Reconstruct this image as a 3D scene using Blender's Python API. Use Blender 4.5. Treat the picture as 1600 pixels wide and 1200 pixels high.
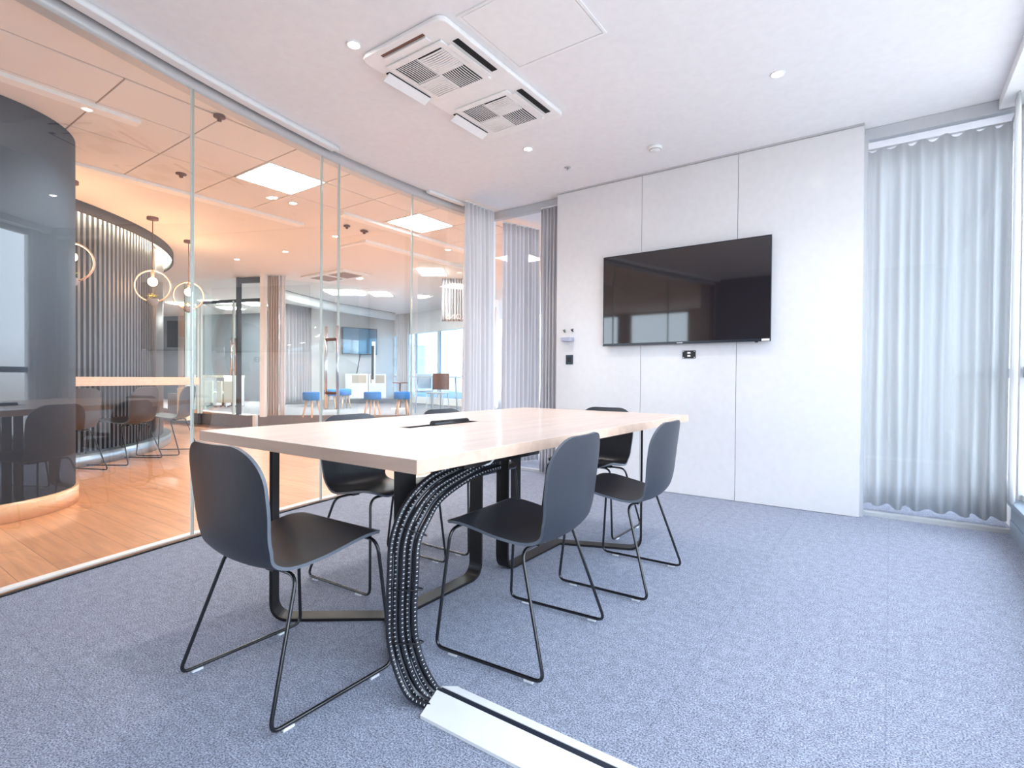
import bpy, math, random
from mathutils import Vector, Matrix
random.seed(7)
S = bpy.context.scene
for o in list(bpy.data.objects):
    bpy.data.objects.remove(o)
COL = S.collection
R = math.radians

# ------------------------------------------------------------ camera
cam_d = bpy.data.cameras.new('camera'); cam = bpy.data.objects.new('camera', cam_d); COL.objects.link(cam)
yaw, pitch, roll = R(35.65), R(-0.597), R(0.417)
fw = Vector((-math.sin(yaw)*math.cos(pitch), math.cos(yaw)*math.cos(pitch), math.sin(pitch)))
r0 = Vector((math.cos(yaw), math.sin(yaw), 0)); u0 = r0.cross(fw)
rt = r0*math.cos(roll) + u0*math.sin(roll); up = rt.cross(fw)
M = Matrix((rt, up, -fw)).transposed().to_4x4(); M.translation = Vector((0, 0, 1.0))
cam.matrix_world = M
cam_d.sensor_width = 36; cam_d.sensor_fit = 'HORIZONTAL'; cam_d.lens = 825.1/1600*36
cam_d.clip_start = 0.02; cam_d.clip_end = 200
S.camera = cam

# ------------------------------------------------------------ world, exposure
W = bpy.data.worlds.new('sky'); S.world = W; W.use_nodes = True
nt = W.node_tree; nt.nodes.clear()
out = nt.nodes.new('ShaderNodeOutputWorld'); bg = nt.nodes.new('ShaderNodeBackground')
tc = nt.nodes.new('ShaderNodeTexCoord'); sep = nt.nodes.new('ShaderNodeSeparateXYZ')
mr = nt.nodes.new('ShaderNodeMapRange'); mr.inputs[1].default_value = -0.4; mr.inputs[2].default_value = 0.5
cr = nt.nodes.new('ShaderNodeValToRGB')
cr.color_ramp.elements[0].color = (0.38, 0.40, 0.42, 1); cr.color_ramp.elements[1].color = (0.74, 0.86, 1.0, 1)
e = cr.color_ramp.elements.new(0.40); e.color = (0.42, 0.435, 0.45, 1)
e = cr.color_ramp.elements.new(0.50); e.color = (0.76, 0.87, 1.0, 1)
nt.links.new(tc.outputs['Generated'], sep.inputs[0]); nt.links.new(sep.outputs['Z'], mr.inputs[0])
nt.links.new(mr.outputs[0], cr.inputs[0]); nt.links.new(cr.outputs[0], bg.inputs[0])
nt.links.new(bg.outputs[0], out.inputs[0]); bg.inputs[1].default_value = 4.7
S.view_settings.view_transform = 'Standard'; S.view_settings.look = 'None'
S.view_settings.gamma = 1.0; S.view_settings.use_curve_mapping = False
S.view_settings.exposure = 0.48

def area(name, loc, rot, sx, sy, power, color=(1, 1, 1), portal=False, spread=180):
    d = bpy.data.lights.new(name, 'AREA'); d.shape = 'RECTANGLE'; d.size = sx; d.size_y = sy
    d.energy = power; d.color = color; d.spread = R(spread)
    o = bpy.data.objects.new(name, d); COL.objects.link(o); o.location = loc; o.rotation_euler = rot
    if portal: d.cycles.is_portal = True
    return o
# daylight portals in the window openings (they only steer sampling of the sky)
area('window_portal', (0.80, 2.0, 1.45), (0, R(90), 0), 2.7, 6.4, 1, portal=True)
area('window_portal', (0.80, 7.0, 1.45), (0, R(90), 0), 2.7, 3.8, 1, portal=True)

# ------------------------------------------------------------ materials
MAT = {}
def mat(name, col, rough=0.5, metal=0.0, noise=0.0, nscale=20.0, bump=0.0, bscale=200.0, coat=0.0, spec=0.5, trans=0.0, stretch=None):
    if name in MAT: return MAT[name]
    m = bpy.data.materials.new(name); m.use_nodes = True; n = m.node_tree; b = n.nodes['Principled BSDF']
    b.inputs['Base Color'].default_value = (*col, 1); b.inputs['Roughness'].default_value = rough
    b.inputs['Metallic'].default_value = metal; b.inputs['Specular IOR Level'].default_value = spec
    b.inputs['Coat Weight'].default_value = coat; b.inputs['Coat Roughness'].default_value = 0.05
    g = n.nodes.new('ShaderNodeTexCoord'); mp = n.nodes.new('ShaderNodeMapping')
    if stretch: mp.inputs['Scale'].default_value = stretch
    n.links.new(g.outputs['Object'], mp.inputs[0])
    t = n.nodes.new('ShaderNodeTexNoise'); t.inputs['Scale'].default_value = nscale; t.inputs['Detail'].default_value = 4
    n.links.new(mp.outputs[0], t.inputs['Vector'])
    nz = noise if noise else 0.02
    r = n.nodes.new('ShaderNodeValToRGB')
    r.color_ramp.elements[0].position = 0.3; r.color_ramp.elements[1].position = 0.7
    r.color_ramp.elements[0].color = (*[c*(1-nz) for c in col], 1)
    r.color_ramp.elements[1].color = (*[min(1, c*(1+nz)) for c in col], 1)
    n.links.new(t.outputs[0], r.inputs[0]); n.links.new(r.outputs[0], b.inputs['Base Color'])
    if bump:
        t2 = n.nodes.new('ShaderNodeTexNoise'); t2.inputs['Scale'].default_value = bscale
        bp = n.nodes.new('ShaderNodeBump'); bp.inputs['Strength'].default_value = bump; bp.inputs['Distance'].default_value = 0.002
        n.links.new(mp.outputs[0], t2.inputs['Vector']); n.links.new(t2.outputs[0], bp.inputs['Height']); n.links.new(bp.outputs[0], b.inputs['Normal'])
    MAT[name] = m; return m
def emis(name, col, s):
    if name in MAT: return MAT[name]
    m = bpy.data.materials.new(name); m.use_nodes = True; n = m.node_tree; b = n.nodes['Principled BSDF']
    b.inputs['Base Color'].default_value = (*col, 1); b.inputs['Emission Color'].default_value = (*col, 1)
    b.inputs['Emission Strength'].default_value = s; MAT[name] = m; return m
def glass(name, tint=(0.97, 0.99, 0.985), k=1.0):
    m = bpy.data.materials.new(name); m.use_nodes = True; n = m.node_tree; n.nodes.clear()
    o = n.nodes.new('ShaderNodeOutputMaterial'); mx = n.nodes.new('ShaderNodeMixShader')
    tr = n.nodes.new('ShaderNodeBsdfTransparent'); gl = n.nodes.new('ShaderNodeBsdfGlossy')
    tr.inputs[0].default_value = (*tint, 1); gl.inputs[0].default_value = (1, 1, 1, 1); gl.inputs['Roughness'].default_value = 0.0
    fr = n.nodes.new('ShaderNodeFresnel'); fr.inputs[0].default_value = 1.5
    ge = n.nodes.new('ShaderNodeNewGeometry'); inv = n.nodes.new('ShaderNodeMath'); inv.operation = 'SUBTRACT'; inv.inputs[0].default_value = 1
    mu = n.nodes.new('ShaderNodeMath'); mu.operation = 'MULTIPLY'; m2 = n.nodes.new('ShaderNodeMath'); m2.operation = 'MULTIPLY'; m2.use_clamp = True
    m2.inputs[1].default_value = k
    n.links.new(ge.outputs['Backfacing'], inv.inputs[1]); n.links.new(fr.outputs[0], mu.inputs[0]); n.links.new(inv.outputs[0], mu.inputs[1])
    n.links.new(mu.outputs[0], m2.inputs[0]); n.links.new(m2.outputs[0], mx.inputs[0])
    n.links.new(tr.outputs[0], mx.inputs[1]); n.links.new(gl.outputs[0], mx.inputs[2]); n.links.new(mx.outputs[0], o.inputs[0])
    MAT[name] = m; return m
def fabric(name, col, transl=0.3, weave=900):
    m = bpy.data.materials.new(name); m.use_nodes = True; n = m.node_tree; n.nodes.clear()
    o = n.nodes.new('ShaderNodeOutputMaterial'); mx = n.nodes.new('ShaderNodeMixShader'); mx.inputs[0].default_value = transl
    d = n.nodes.new('ShaderNodeBsdfDiffuse'); t = n.nodes.new('ShaderNodeBsdfTranslucent')
    g = n.nodes.new('ShaderNodeNewGeometry'); nz = n.nodes.new('ShaderNodeTexNoise'); nz.inputs['Scale'].default_value = weave
    n.links.new(g.outputs['Position'], nz.inputs['Vector'])
    r = n.nodes.new('ShaderNodeValToRGB')
    r.color_ramp.elements[0].color = (*[c*0.93 for c in col], 1); r.color_ramp.elements[1].color = (*[min(1, c*1.05) for c in col], 1)
    n.links.new(nz.outputs[0], r.inputs[0]); n.links.new(r.outputs[0], d.inputs[0]); n.links.new(r.outputs[0], t.inputs[0])
    n.links.new(d.outputs[0], mx.inputs[1]); n.links.new(t.outputs[0], mx.inputs[2]); n.links.new(mx.outputs[0], o.inputs[0])
    MAT[name] = m; return m

def carpet_mat(name, dark, light, seam=0.5):
    m = bpy.data.materials.new(name); m.use_nodes = True; n = m.node_tree; b = n.nodes['Principled BSDF']
    g = n.nodes.new('ShaderNodeNewGeometry')
    def noise(sc, det=2):
        t = n.nodes.new('ShaderNodeTexNoise'); t.inputs['Scale'].default_value = sc; t.inputs['Detail'].default_value = det
        t.inputs['Roughness'].default_value = 0.7; n.links.new(g.outputs['Position'], t.inputs['Vector']); return t
    a = noise(200, 2); r = n.nodes.new('ShaderNodeValToRGB')
    r.color_ramp.elements[0].position = 0.38; r.color_ramp.elements[1].position = 0.64
    r.color_ramp.elements[0].color = (*dark, 1); r.color_ramp.elements[1].color = (*light, 1)
    n.links.new(a.outputs[0], r.inputs[0])
    a2 = noise(26, 2); r2 = n.nodes.new('ShaderNodeValToRGB')
    r2.color_ramp.elements[0].position = 0.35; r2.color_ramp.elements[1].position = 0.65
    r2.color_ramp.elements[0].color = (0.88, 0.88, 0.88, 1); r2.color_ramp.elements[1].color = (1.1, 1.1, 1.1, 1)
    n.links.new(a2.outputs[0], r2.inputs[0])
    mx = n.nodes.new('ShaderNodeMix'); mx.data_type = 'RGBA'; mx.blend_type = 'MULTIPLY'; mx.inputs[0].default_value = 1
    n.links.new(r.outputs[0], mx.inputs[6]); n.links.new(r2.outputs[0], mx.inputs[7])
    br = n.nodes.new('ShaderNodeTexBrick'); br.offset = 0.0; br.inputs['Scale'].default_value = 1.0
    br.inputs['Brick Width'].default_value = 0.55; br.inputs['Row Height'].default_value = 0.55; br.inputs['Mortar Size'].default_value = 0.002
    br.inputs['Color1'].default_value = (1, 1, 1, 1); br.inputs['Color2'].default_value = (0.97, 0.97, 0.97, 1); br.inputs['Mortar'].default_value = (seam, seam, seam, 1)
    n.links.new(g.outputs['Position'], br.inputs['Vector'])
    m2 = n.nodes.new('ShaderNodeMix'); m2.data_type = 'RGBA'; m2.blend_type = 'MULTIPLY'; m2.inputs[0].default_value = 1
    n.links.new(mx.outputs[2], m2.inputs[6]); n.links.new(br.outputs[0], m2.inputs[7])
    n.links.new(m2.outputs[2], b.inputs['Base Color']); b.inputs['Roughness'].default_value = 0.95; b.inputs['Specular IOR Level'].default_value = 0.1
    bp = n.nodes.new('ShaderNodeBump'); bp.inputs['Strength'].default_value = 0.6; bp.inputs['Distance'].default_value = 0.004
    n.links.new(a.outputs[0], bp.inputs['Height']); n.links.new(bp.outputs[0], b.inputs['Normal'])
    MAT[name] = m; return m
def plank_mat(name, c1, c2, seam, rough=0.28, bw=1.2, rh=0.13, rot=0.0, streak=0.18, coat=0.3, coords='Position'):
    m = bpy.data.materials.new(name); m.use_nodes = True; n = m.node_tree; b = n.nodes['Principled BSDF']
    g = n.nodes.new('ShaderNodeNewGeometry'); mp = n.nodes.new('ShaderNodeMapping'); mp.inputs['Rotation'].default_value = (0, 0, rot)
    n.links.new(g.outputs['Position'], mp.inputs[0])
    br = n.nodes.new('ShaderNodeTexBrick'); br.offset = 0.37; br.inputs['Scale'].default_value = 1
    br.inputs['Brick Width'].default_value = bw; br.inputs['Row Height'].default_value = rh; br.inputs['Mortar Size'].default_value = 0.002
    br.inputs['Color1'].default_value = (*c1, 1); br.inputs['Color2'].default_value = (*c2, 1); br.inputs['Mortar'].default_value = (*seam, 1)
    n.links.new(mp.outputs[0], br.inputs['Vector'])
    mp2 = n.nodes.new('ShaderNodeMapping'); mp2.inputs['Scale'].default_value = (1.0, 11, 11); n.links.new(mp.outputs[0], mp2.inputs[0])
    t = n.nodes.new('ShaderNodeTexNoise'); t.inputs['Scale'].default_value = 2.2; t.inputs['Detail'].default_value = 5; t.inputs['Distortion'].default_value = 0.6
    n.links.new(mp2.outputs[0], t.inputs['Vector'])
    r = n.nodes.new('ShaderNodeValToRGB'); r.color_ramp.elements[0].position = 0.3; r.color_ramp.elements[1].position = 0.7
    r.color_ramp.elements[0].color = (1-streak, 1-streak*1.2, 1-streak*1.3, 1); r.color_ramp.elements[1].color = (1+streak*0.5,)*3 + (1,)
    n.links.new(t.outputs[0], r.inputs[0])
    mx = n.nodes.new('ShaderNodeMix'); mx.data_type = 'RGBA'; mx.blend_type = 'MULTIPLY'; mx.inputs[0].default_value = 1
    n.links.new(br.outputs[0], mx.inputs[6]); n.links.new(r.outputs[0], mx.inputs[7]); n.links.new(mx.outputs[2], b.inputs['Base Color'])
    b.inputs['Roughness'].default_value = rough; b.inputs['Coat Weight'].default_value = coat; b.inputs['Coat Roughness'].default_value = 0.12
    MAT[name] = m; return m

carpet = carpet_mat('carpet', (0.135, 0.15, 0.20), (0.50, 0.54, 0.665), 0.84)
carpet2 = carpet_mat('carpet_grey', (0.20, 0.20, 0.22), (0.36, 0.36, 0.38), 0.8)
wood_floor = plank_mat('wood_floor', (0.82, 0.415, 0.21), (0.70, 0.335, 0.16), (0.38, 0.17, 0.09), rh=0.17, streak=0.22)
oak = plank_mat('oak_laminate', (0.76, 0.63, 0.56), (0.76, 0.63, 0.56), (0.74, 0.61, 0.54), rough=0.38, bw=6, rh=3, rot=R(90), streak=0.10, coat=0.12)
oak_edge = plank_mat('oak_edge', (0.66, 0.47, 0.36), (0.66, 0.47, 0.36), (0.66, 0.47, 0.36), rough=0.5, bw=6, rh=3, streak=0.10, coat=0.0)
counter_w = plank_mat('counter_wood', (0.82, 0.58, 0.42), (0.82, 0.58, 0.42), (0.8, 0.56, 0.4), rough=0.4, bw=6, rh=3, streak=0.08, coat=0.1)
plinth_w = plank_mat('plinth_wood', (0.83, 0.47, 0.26), (0.83, 0.47, 0.26), (0.8, 0.45, 0.25), rough=0.35, bw=9, rh=5, streak=0.08, coat=0.2)
ceil_m = mat('ceiling_paint', (0.86, 0.85, 0.86), 0.9, spec=0.1)
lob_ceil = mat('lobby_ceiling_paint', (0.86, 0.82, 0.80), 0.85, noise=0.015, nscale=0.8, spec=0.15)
tile_m = mat('ceiling_tile', (0.84, 0.80, 0.78), 0.85, noise=0.015, nscale=3, spec=0.15)
groove_m = mat('ceiling_groove', (0.45, 0.33, 0.27), 0.8)
white_trim = mat('white_trim', (0.88, 0.88, 0.88), 0.5)
white_band = mat('white_band', (0.95, 0.95, 0.95), 0.6)
white_gloss = mat('white_gloss_panel', (0.76, 0.75, 0.76), 0.16, spec=0.5)
gap_m = mat('panel_gap', (0.50, 0.49, 0.50), 0.8)
white_plastic = mat('white_plastic', (0.88, 0.875, 0.87), 0.4)
alu = mat('grey_aluminium', (0.58, 0.59, 0.61), 0.4, metal=0.3)
chrome = mat('brushed_steel', (0.75, 0.76, 0.78), 0.22, metal=1.0)
black_shell = mat('black_stained_ply', (0.007, 0.012, 0.023), 0.42, noise=0.4, nscale=9, stretch=(30, 2, 2), bump=0.10, bscale=120, spec=0.95)
shell_edge = mat('ply_edge', (0.13, 0.145, 0.17), 0.35)
brown_shell = mat('brown_stained_ply', (0.03, 0.02, 0.021), 0.35, noise=0.3, nscale=9, stretch=(30, 2, 2))
rod_m = mat('black_powder_coat', (0.008, 0.008, 0.010), 0.2, metal=0.0, spec=0.7)
frame_m = mat('black_steel', (0.009, 0.007, 0.0075), 0.45, spec=0.35)
glide_m = mat('clear_plastic', (0.75, 0.76, 0.78), 0.3)
cable_m = mat('black_cable', (0.012, 0.013, 0.018), 0.28, spec=0.7)
wrap_m = mat('white_spiral_wrap', (0.72, 0.73, 0.76), 0.4)
black_plastic = mat('black_plastic', (0.012, 0.012, 0.014), 0.35)
dark_slot = mat('dark_slot', (0.006, 0.006, 0.007), 0.8)
screen_m = mat('tv_screen', (0.010, 0.007, 0.010), 0.035, coat=0.6, spec=0.8)
sheer = fabric('sheer_curtain', (0.93, 0.94, 0.945), 0.42)
drape = fabric('grey_drape', (0.90, 0.89, 0.91), 0.25)
drape_d = fabric('mid_grey_drape', (0.60, 0.58, 0.61), 0.15)
drape_b = fabric('beige_drape', (0.58, 0.50, 0.46), 0.15)
drape_bl = fabric('blue_grey_drape', (0.22, 0.25, 0.29), 0.1)
glass_m = glass('partition_glass', k=2.4)
glass_w = glass('window_glass', (0.98, 0.99, 1.0), k=1.2)
glass_e = mat('glass_edge', (0.62, 0.70, 0.68), 0.25)
column_m = mat('dark_lacquer', (0.060, 0.082, 0.112), 0.7, spec=0.15, noise=0.06, nscale=2)
slat_m = mat('dark_slats', (0.085, 0.08, 0.088), 0.42, noise=0.1, nscale=6)
slat_gap = mat('slat_backing', (0.006, 0.006, 0.007), 0.7)
band_m = mat('dark_fascia', (0.05, 0.046, 0.045), 0.6)
skirt_m = mat('steel_skirting', (0.36, 0.42, 0.48), 0.3, metal=0.6)
led_m = emis('warm_led', (1.0, 0.86, 0.62), 70)
panel_l = emis('light_panel', (1.0, 0.96, 0.90), 26)
panel_f = emis('far_light_panel', (1.0, 0.98, 0.94), 35)
spot_e = emis('downlight_lamp', (1.0, 0.93, 0.84), 40)
bulb_e = emis('filament_bulb', (1.0, 0.62, 0.30), 26)
copper = mat('copper_ring', (0.80, 0.55, 0.42), 0.3, metal=0.7)
brown_m = mat('brown_metal', (0.14, 0.06, 0.045), 0.5)
leaf_m = mat('yellow_green_leaf', (0.60, 0.55, 0.10), 0.6, noise=0.3, nscale=40)
blue_fab = mat('blue_felt', (0.02, 0.20, 0.62), 0.9, noise=0.2, nscale=60)
stool_wood = mat('pale_stool_wood', (0.78, 0.56, 0.40), 0.5, noise=0.1, nscale=20)
far_dark = mat('dark_blue_wall', (0.13, 0.15, 0.17), 0.5, noise=0.15, nscale=1.2)
far_white = mat('off_white_wall', (0.74, 0.72, 0.70), 0.7)
far_grey = mat('grey_wall', (0.42, 0.40, 0.41), 0.7)
kerb_m = mat('brown_grey_kerb', (0.20, 0.16, 0.145), 0.35, noise=0.1)
cream = mat('cream_panel', (0.86, 0.86, 0.74), 0.5)
black_m = mat('black_metal', (0.015, 0.014, 0.014), 0.4)
green_m = emis('green_sign', (0.05, 0.6, 0.25), 1.2)
sill_m = mat('window_sill_metal', (0.34, 0.42, 0.50), 0.35, metal=0.2)
steelblue = mat('pale_blue_metal', (0.45, 0.60, 0.74), 0.5)

# ------------------------------------------------------------ mesh helpers
class MB:
    def __init__(s): s.v = []; s.f = []; s.m = []; s.s = []
    def add(s, vs, fs, mi=0, sm=False):
        b = len(s.v); s.v += [tuple(v) for v in vs]
        for f in fs: s.f.append([b+i for i in f]); s.m.append(mi); s.s.append(sm)
        return s
    def box(s, x0, x1, y0, y1, z0, z1, mi=0):
        v = [(x, y, z) for z in (z0, z1) for y in (y0, y1) for x in (x0, x1)]
        return s.add(v, [(0,2,3,1),(4,5,7,6),(0,1,5,4),(2,6,7,3),(0,4,6,2),(1,3,7,5)], mi)
    def obox(s, c, hx, hy, hz, a=0, mi=0):
        ca, sa = math.cos(a), math.sin(a); v = []
        for z in (-hz, hz):
            for y in (-hy, hy):
                for x in (-hx, hx): v.append((c[0]+x*ca-y*sa, c[1]+x*sa+y*ca, c[2]+z))
        return s.add(v, [(0,2,3,1),(4,5,7,6),(0,1,5,4),(2,6,7,3),(0,4,6,2),(1,3,7,5)], mi)
    def prism(s, poly, z0, z1, mi=0, sm=False):
        n = len(poly); v = [(x, y, z0) for x, y in poly] + [(x, y, z1) for x, y in poly]
        s.add(v, [tuple(reversed(range(n))), tuple(range(n, 2*n))], mi)
        b = len(s.v)-2*n
        for i in range(n):
            j = (i+1) % n; s.f.append([b+i, b+j, b+n+j, b+n+i]); s.m.append(mi); s.s.append(sm)
        return s
    def ribbon(s, pts, t, z0, z1, mi=0, sm=True):
        # wall following a polyline with thickness t to its left
        n = len(pts); L = []; Rr = []
        for i, p in enumerate(pts):
            a = Vector(pts[max(0, i-1)]); b = Vector(pts[min(n-1, i+1)]); d = (b-a).normalized(); nn = Vector((-d.y, d.x))
            L.append((p[0]+nn.x*t, p[1]+nn.y*t)); Rr.append(tuple(p))
        base = len(s.v)
        for P in (Rr, L):
            for z in (z0, z1):
                s.v += [(x, y, z) for x, y in P]
        def q(a, b, c, d, smv): s.f.append([base+a, base+b, base+c, base+d]); s.m.append(mi); s.s.append(smv)
        for i in range(n-1):
            q(i, i+1, n+i+1, n+i, sm); q(2*n+i+1, 2*n+i, 3*n+i, 3*n+i+1, sm)
            q(n+i, n+i+1, 3*n+i+1, 3*n+i, False); q(i+1, i, 2*n+i, 2*n+i+1, False)
        q(0, n, 3*n, 2*n, False); q(n-1, 2*n+n-1, 3*n+n-1, n+n-1, False)
        return s
    def tube(s, pts, r, n=10, mi=0, closed=False):
        P = [Vector(p) for p in pts]; m = len(P); rings = []
        rad = r if isinstance(r, (list, tuple)) else [r]*m
        t0 = (P[1]-P[0]).normalized(); ref = Vector((0, 0, 1)) if abs(t0.z) < 0.9 else Vector((1, 0, 0))
        nn = t0.cross(ref).normalized()
        for i in range(m):
            if closed: t = (P[(i+1) % m]-P[i-1]).normalized()
            else: t = (P[min(m-1, i+1)]-P[max(0, i-1)]).normalized()
            nn = (nn - t*nn.dot(t)).normalized(); bb = t.cross(nn)
            rings.append([P[i]+(nn*math.cos(2*math.pi*k/n)+bb*math.sin(2*math.pi*k/n))*rad[i] for k in range(n)])
        v = [q for rg in rings for q in rg]; f = []
        for i in range(m if closed else m-1):
            j = (i+1) % m
            for k in range(n):
                f.append((i*n+k, i*n+(k+1) % n, j*n+(k+1) % n, j*n+k))
        s.add(v, f, mi, True)
        if not closed:
            b = len(s.v)-len(v)
            s.f.append([b+k for k in reversed(range(n))]); s.m.append(mi); s.s.append(False)
            s.f.append([b+(m-1)*n+k for k in range(n)]); s.m.append(mi); s.s.append(False)
        return s
    def lathe(s, prof, c=(0, 0, 0), n=24, mi=0, sm=True):
        v = []; f = []
        for r, z in prof:
            for k in range(n): v.append((c[0]+r*math.cos(2*math.pi*k/n), c[1]+r*math.sin(2*math.pi*k/n), c[2]+z))
        for i in range(len(prof)-1):
            for k in range(n): f.append((i*n+k, i*n+(k+1) % n, (i+1)*n+(k+1) % n, (i+1)*n+k))
        s.add(v, f, mi, sm); b = len(s.v)-len(v)
        if prof[0][0] > 1e-5: s.f.append([b+k for k in reversed(range(n))]); s.m.append(mi); s.s.append(False)
        if prof[-1][0] > 1e-5: s.f.append([b+(len(prof)-1)*n+k for k in range(n)]); s.m.append(mi); s.s.append(False)
        return s
    def sphere(s, c, r, n=16, mi=0, sz=1.0):
        return s.lathe([(max(1e-6, r*math.sin(math.pi*i/10)), -r*sz*math.cos(math.pi*i/10)) for i in range(11)], c, n, mi)
    def grid(s, rows, mi=0, sm=True):
        b = len(s.v); n = len(rows[0])
        for rw in rows: s.v += [tuple(p) for p in rw]
        for i in range(len(rows)-1):
            for k in range(n-1): s.f.append([b+i*n+k, b+i*n+k+1, b+(i+1)*n+k+1, b+(i+1)*n+k]); s.m.append(mi); s.s.append(sm)
        return s

def obj(name, mb, mats, parent=None, bevel=0, solid=0, world=None):
    me = bpy.data.meshes.new(name)
    vs = mb.v
    if world is not None:      # geometry written in world coordinates, stored relative to the thing's base
        inv = world.inverted(); vs = [tuple(inv @ Vector(v)) for v in vs]
    me.from_pydata(vs, [], mb.f); me.update()
    for m in (mats if isinstance(mats, (list, tuple)) else [mats]): me.materials.append(m)
    me.polygons.foreach_set('material_index', mb.m); me.polygons.foreach_set('use_smooth', mb.s)
    o = bpy.data.objects.new(name, me); COL.objects.link(o)
    if parent: o.parent = parent
    if solid:
        md = o.modifiers.new('thickness', 'SOLIDIFY'); md.thickness = solid; md.offset = 0
    if bevel:
        md = o.modifiers.new('bevel', 'BEVEL'); md.width = bevel; md.segments = 2; md.limit_method = 'ANGLE'; md.angle_limit = R(40)
    return o
def tag(o, label, cat, group=None, kind=None):
    o['label'] = label; o['category'] = cat
    if group: o['group'] = group
    if kind: o['kind'] = kind
    return o
def thing(name, label, cat, loc=(0, 0, 0), rz=0, group=None):
    o = bpy.data.objects.new(name, None); COL.objects.link(o); o.location = loc; o.rotation_euler = (0, 0, rz); o.empty_display_size = 0.1
    return tag(o, label, cat, group)
def Mx(o): return Matrix.LocRotScale(o.location, o.rotation_euler, None)
def struct(name, mb, m, bevel=0, label=None, cat=None):
    o = obj(name, mb, m, bevel=bevel); o['kind'] = 'structure'
    if label: o['label'] = label
    if cat: o['category'] = cat
    return o
def one(name, mb, m, label, cat, loc=(0, 0, 0), group=None, bevel=0, solid=0, rz=0):
    # a thing that is a single mesh; geometry in its own frame
    o = obj(name, mb, m, bevel=bevel, solid=solid); o.location = loc; o.rotation_euler = (0, 0, rz)
    return tag(o, label, cat, group)
def copy_tree(o, parent=None):
    c = o.copy(); COL.objects.link(c); c.parent = parent
    for ch in list(o.children): copy_tree(ch, c)
    return c
def fillet(P, rad, n=6):
    P = [Vector(p) for p in P]; out = [P[0]]
    for i in range(1, len(P)-1):
        a, b, c = P[i-1], P[i], P[i+1]; u = (a-b).normalized(); v = (c-b).normalized()
        r = rad if not isinstance(rad, (list, tuple)) else rad[i]
        r = min(r, (a-b).length*0.49, (c-b).length*0.49)
        for k in range(n+1):
            t = k/n; out.append(((1-t)**2)*(b+u*r) + 2*t*(1-t)*b + t*t*(b+v*r))
    out.append(P[-1]); return out
def catmull(P, n):
    P = [Vector(p) for p in P]; Q = [P[0]*2-P[1]]+P+[P[-1]*2-P[-2]]; out = []
    for i in range(1, len(Q)-2):
        for k in range(n):
            t = k/n; a, b, c, d = Q[i-1], Q[i], Q[i+1], Q[i+2]
            out.append(0.5*((2*b)+(c-a)*t+(2*a-5*b+4*c-d)*t*t+(3*b-a-3*c+d)*t**3))
    out.append(P[-1]); return out
def at(px, d):   # a far point by bearing and depth: only used for the far background's plan positions
    k = (px-800)/825.1
    return Vector((d*(-0.5828+0.8126*k), d*(0.8126+0.5828*k)))

# ------------------------------------------------------------ curved partition plan
PC = [(-2.68, -1.2), (-3.07, 0.0), (-3.265, 0.6), (-3.378, 1.0), (-3.51, 1.5), (-3.635, 2.1), (-3.745, 2.8), (-3.775, 3.5), (-3.76, 4.1), (-3.70, 4.76)]
_c = catmull([(x, y, 0) for x, y in PC], 24)
def cx(y):
    for a, b in zip(_c[:-1], _c[1:]):
        if a.y <= y <= b.y: return a.x+(b.x-a.x)*(y-a.y)/(b.y-a.y+1e-9)
    return _c[0].x if y < _c[0].y else _c[-1].x
def curve(y0, y1, off=0.0, n=24):
    pts = []
    for i in range(n+1):
        y = y0+(y1-y0)*i/n; e = 0.02
        d = Vector((cx(min(4.76, y+e))-cx(max(-1.2, y-e)), 2*e)).normalized(); nn = Vector((d.y, -d.x))
        pts.append((cx(y)+nn.x*off, y+nn.y*off))
    return pts
H = 2.87; XW = 0.66; YG = 4.76; YB = -1.2

# ------------------------------------------------------------ structure: meeting room
room = [(XW+0.02, YB)] + [(XW+0.02, YG-0.005)] + list(reversed(curve(YB, YG, -0.0)))
struct('floor', MB().prism(room, -0.12, 0.0), carpet)
struct('ceiling', MB().prism(room, H, H+0.15), ceil_m)
# lobby floor and ceiling
lob = [(-3.9, -5)] + [(-2.60, -5)] + curve(YB, YG, 0.0) + [(-3.70, 12.0), (-22, 16), (-22, -5)]
struct('floor_lobby', MB().prism([(x-0.001, y) for x, y in lob], -0.12, -0.002), wood_floor)
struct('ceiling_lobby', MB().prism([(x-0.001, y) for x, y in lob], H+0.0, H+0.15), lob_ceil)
# room beyond the rear glass
struct('floor_next_room', MB().box(-3.70, XW+0.02, YG-0.005, 12, -0.12, -0.001), carpet)
struct('ceiling_next_room', MB().box(-3.70, XW+0.02, YG-0.005, 12, H, H+0.15), ceil_m)
struct('wall_back', MB().box(-3.7, 1.0, 10.5, 10.6, 0, H), far_white)
# white glossy panel wall that carries the television: three sheets with fine gaps
w = MB()
for a, b in ((-2.76, -1.866), (-1.862, -1.040), (-1.036, -0.178)): w.box(a, b, 4.614, 4.640, 0.003, 2.856)
w.box(-2.755, -0.183, 4.6405, 4.74, 0.0, 2.862, 1)
w.box(-0.1775, -0.176, 4.614, 4.74, 0.003, 2.856)
struct('wall_television', w, [white_gloss, gap_m], bevel=0.0015)
struct('trim_1', MB().box(-2.76, -0.176, 4.60, 4.64, 2.858, H), gap_m)
# wall behind the camera
struct('wall_front', MB().box(-2.8, XW+0.2, YB-0.12, YB, 0, H), mat('charcoal_wall', (0.22, 0.22, 0.24), 0.8))
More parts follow.
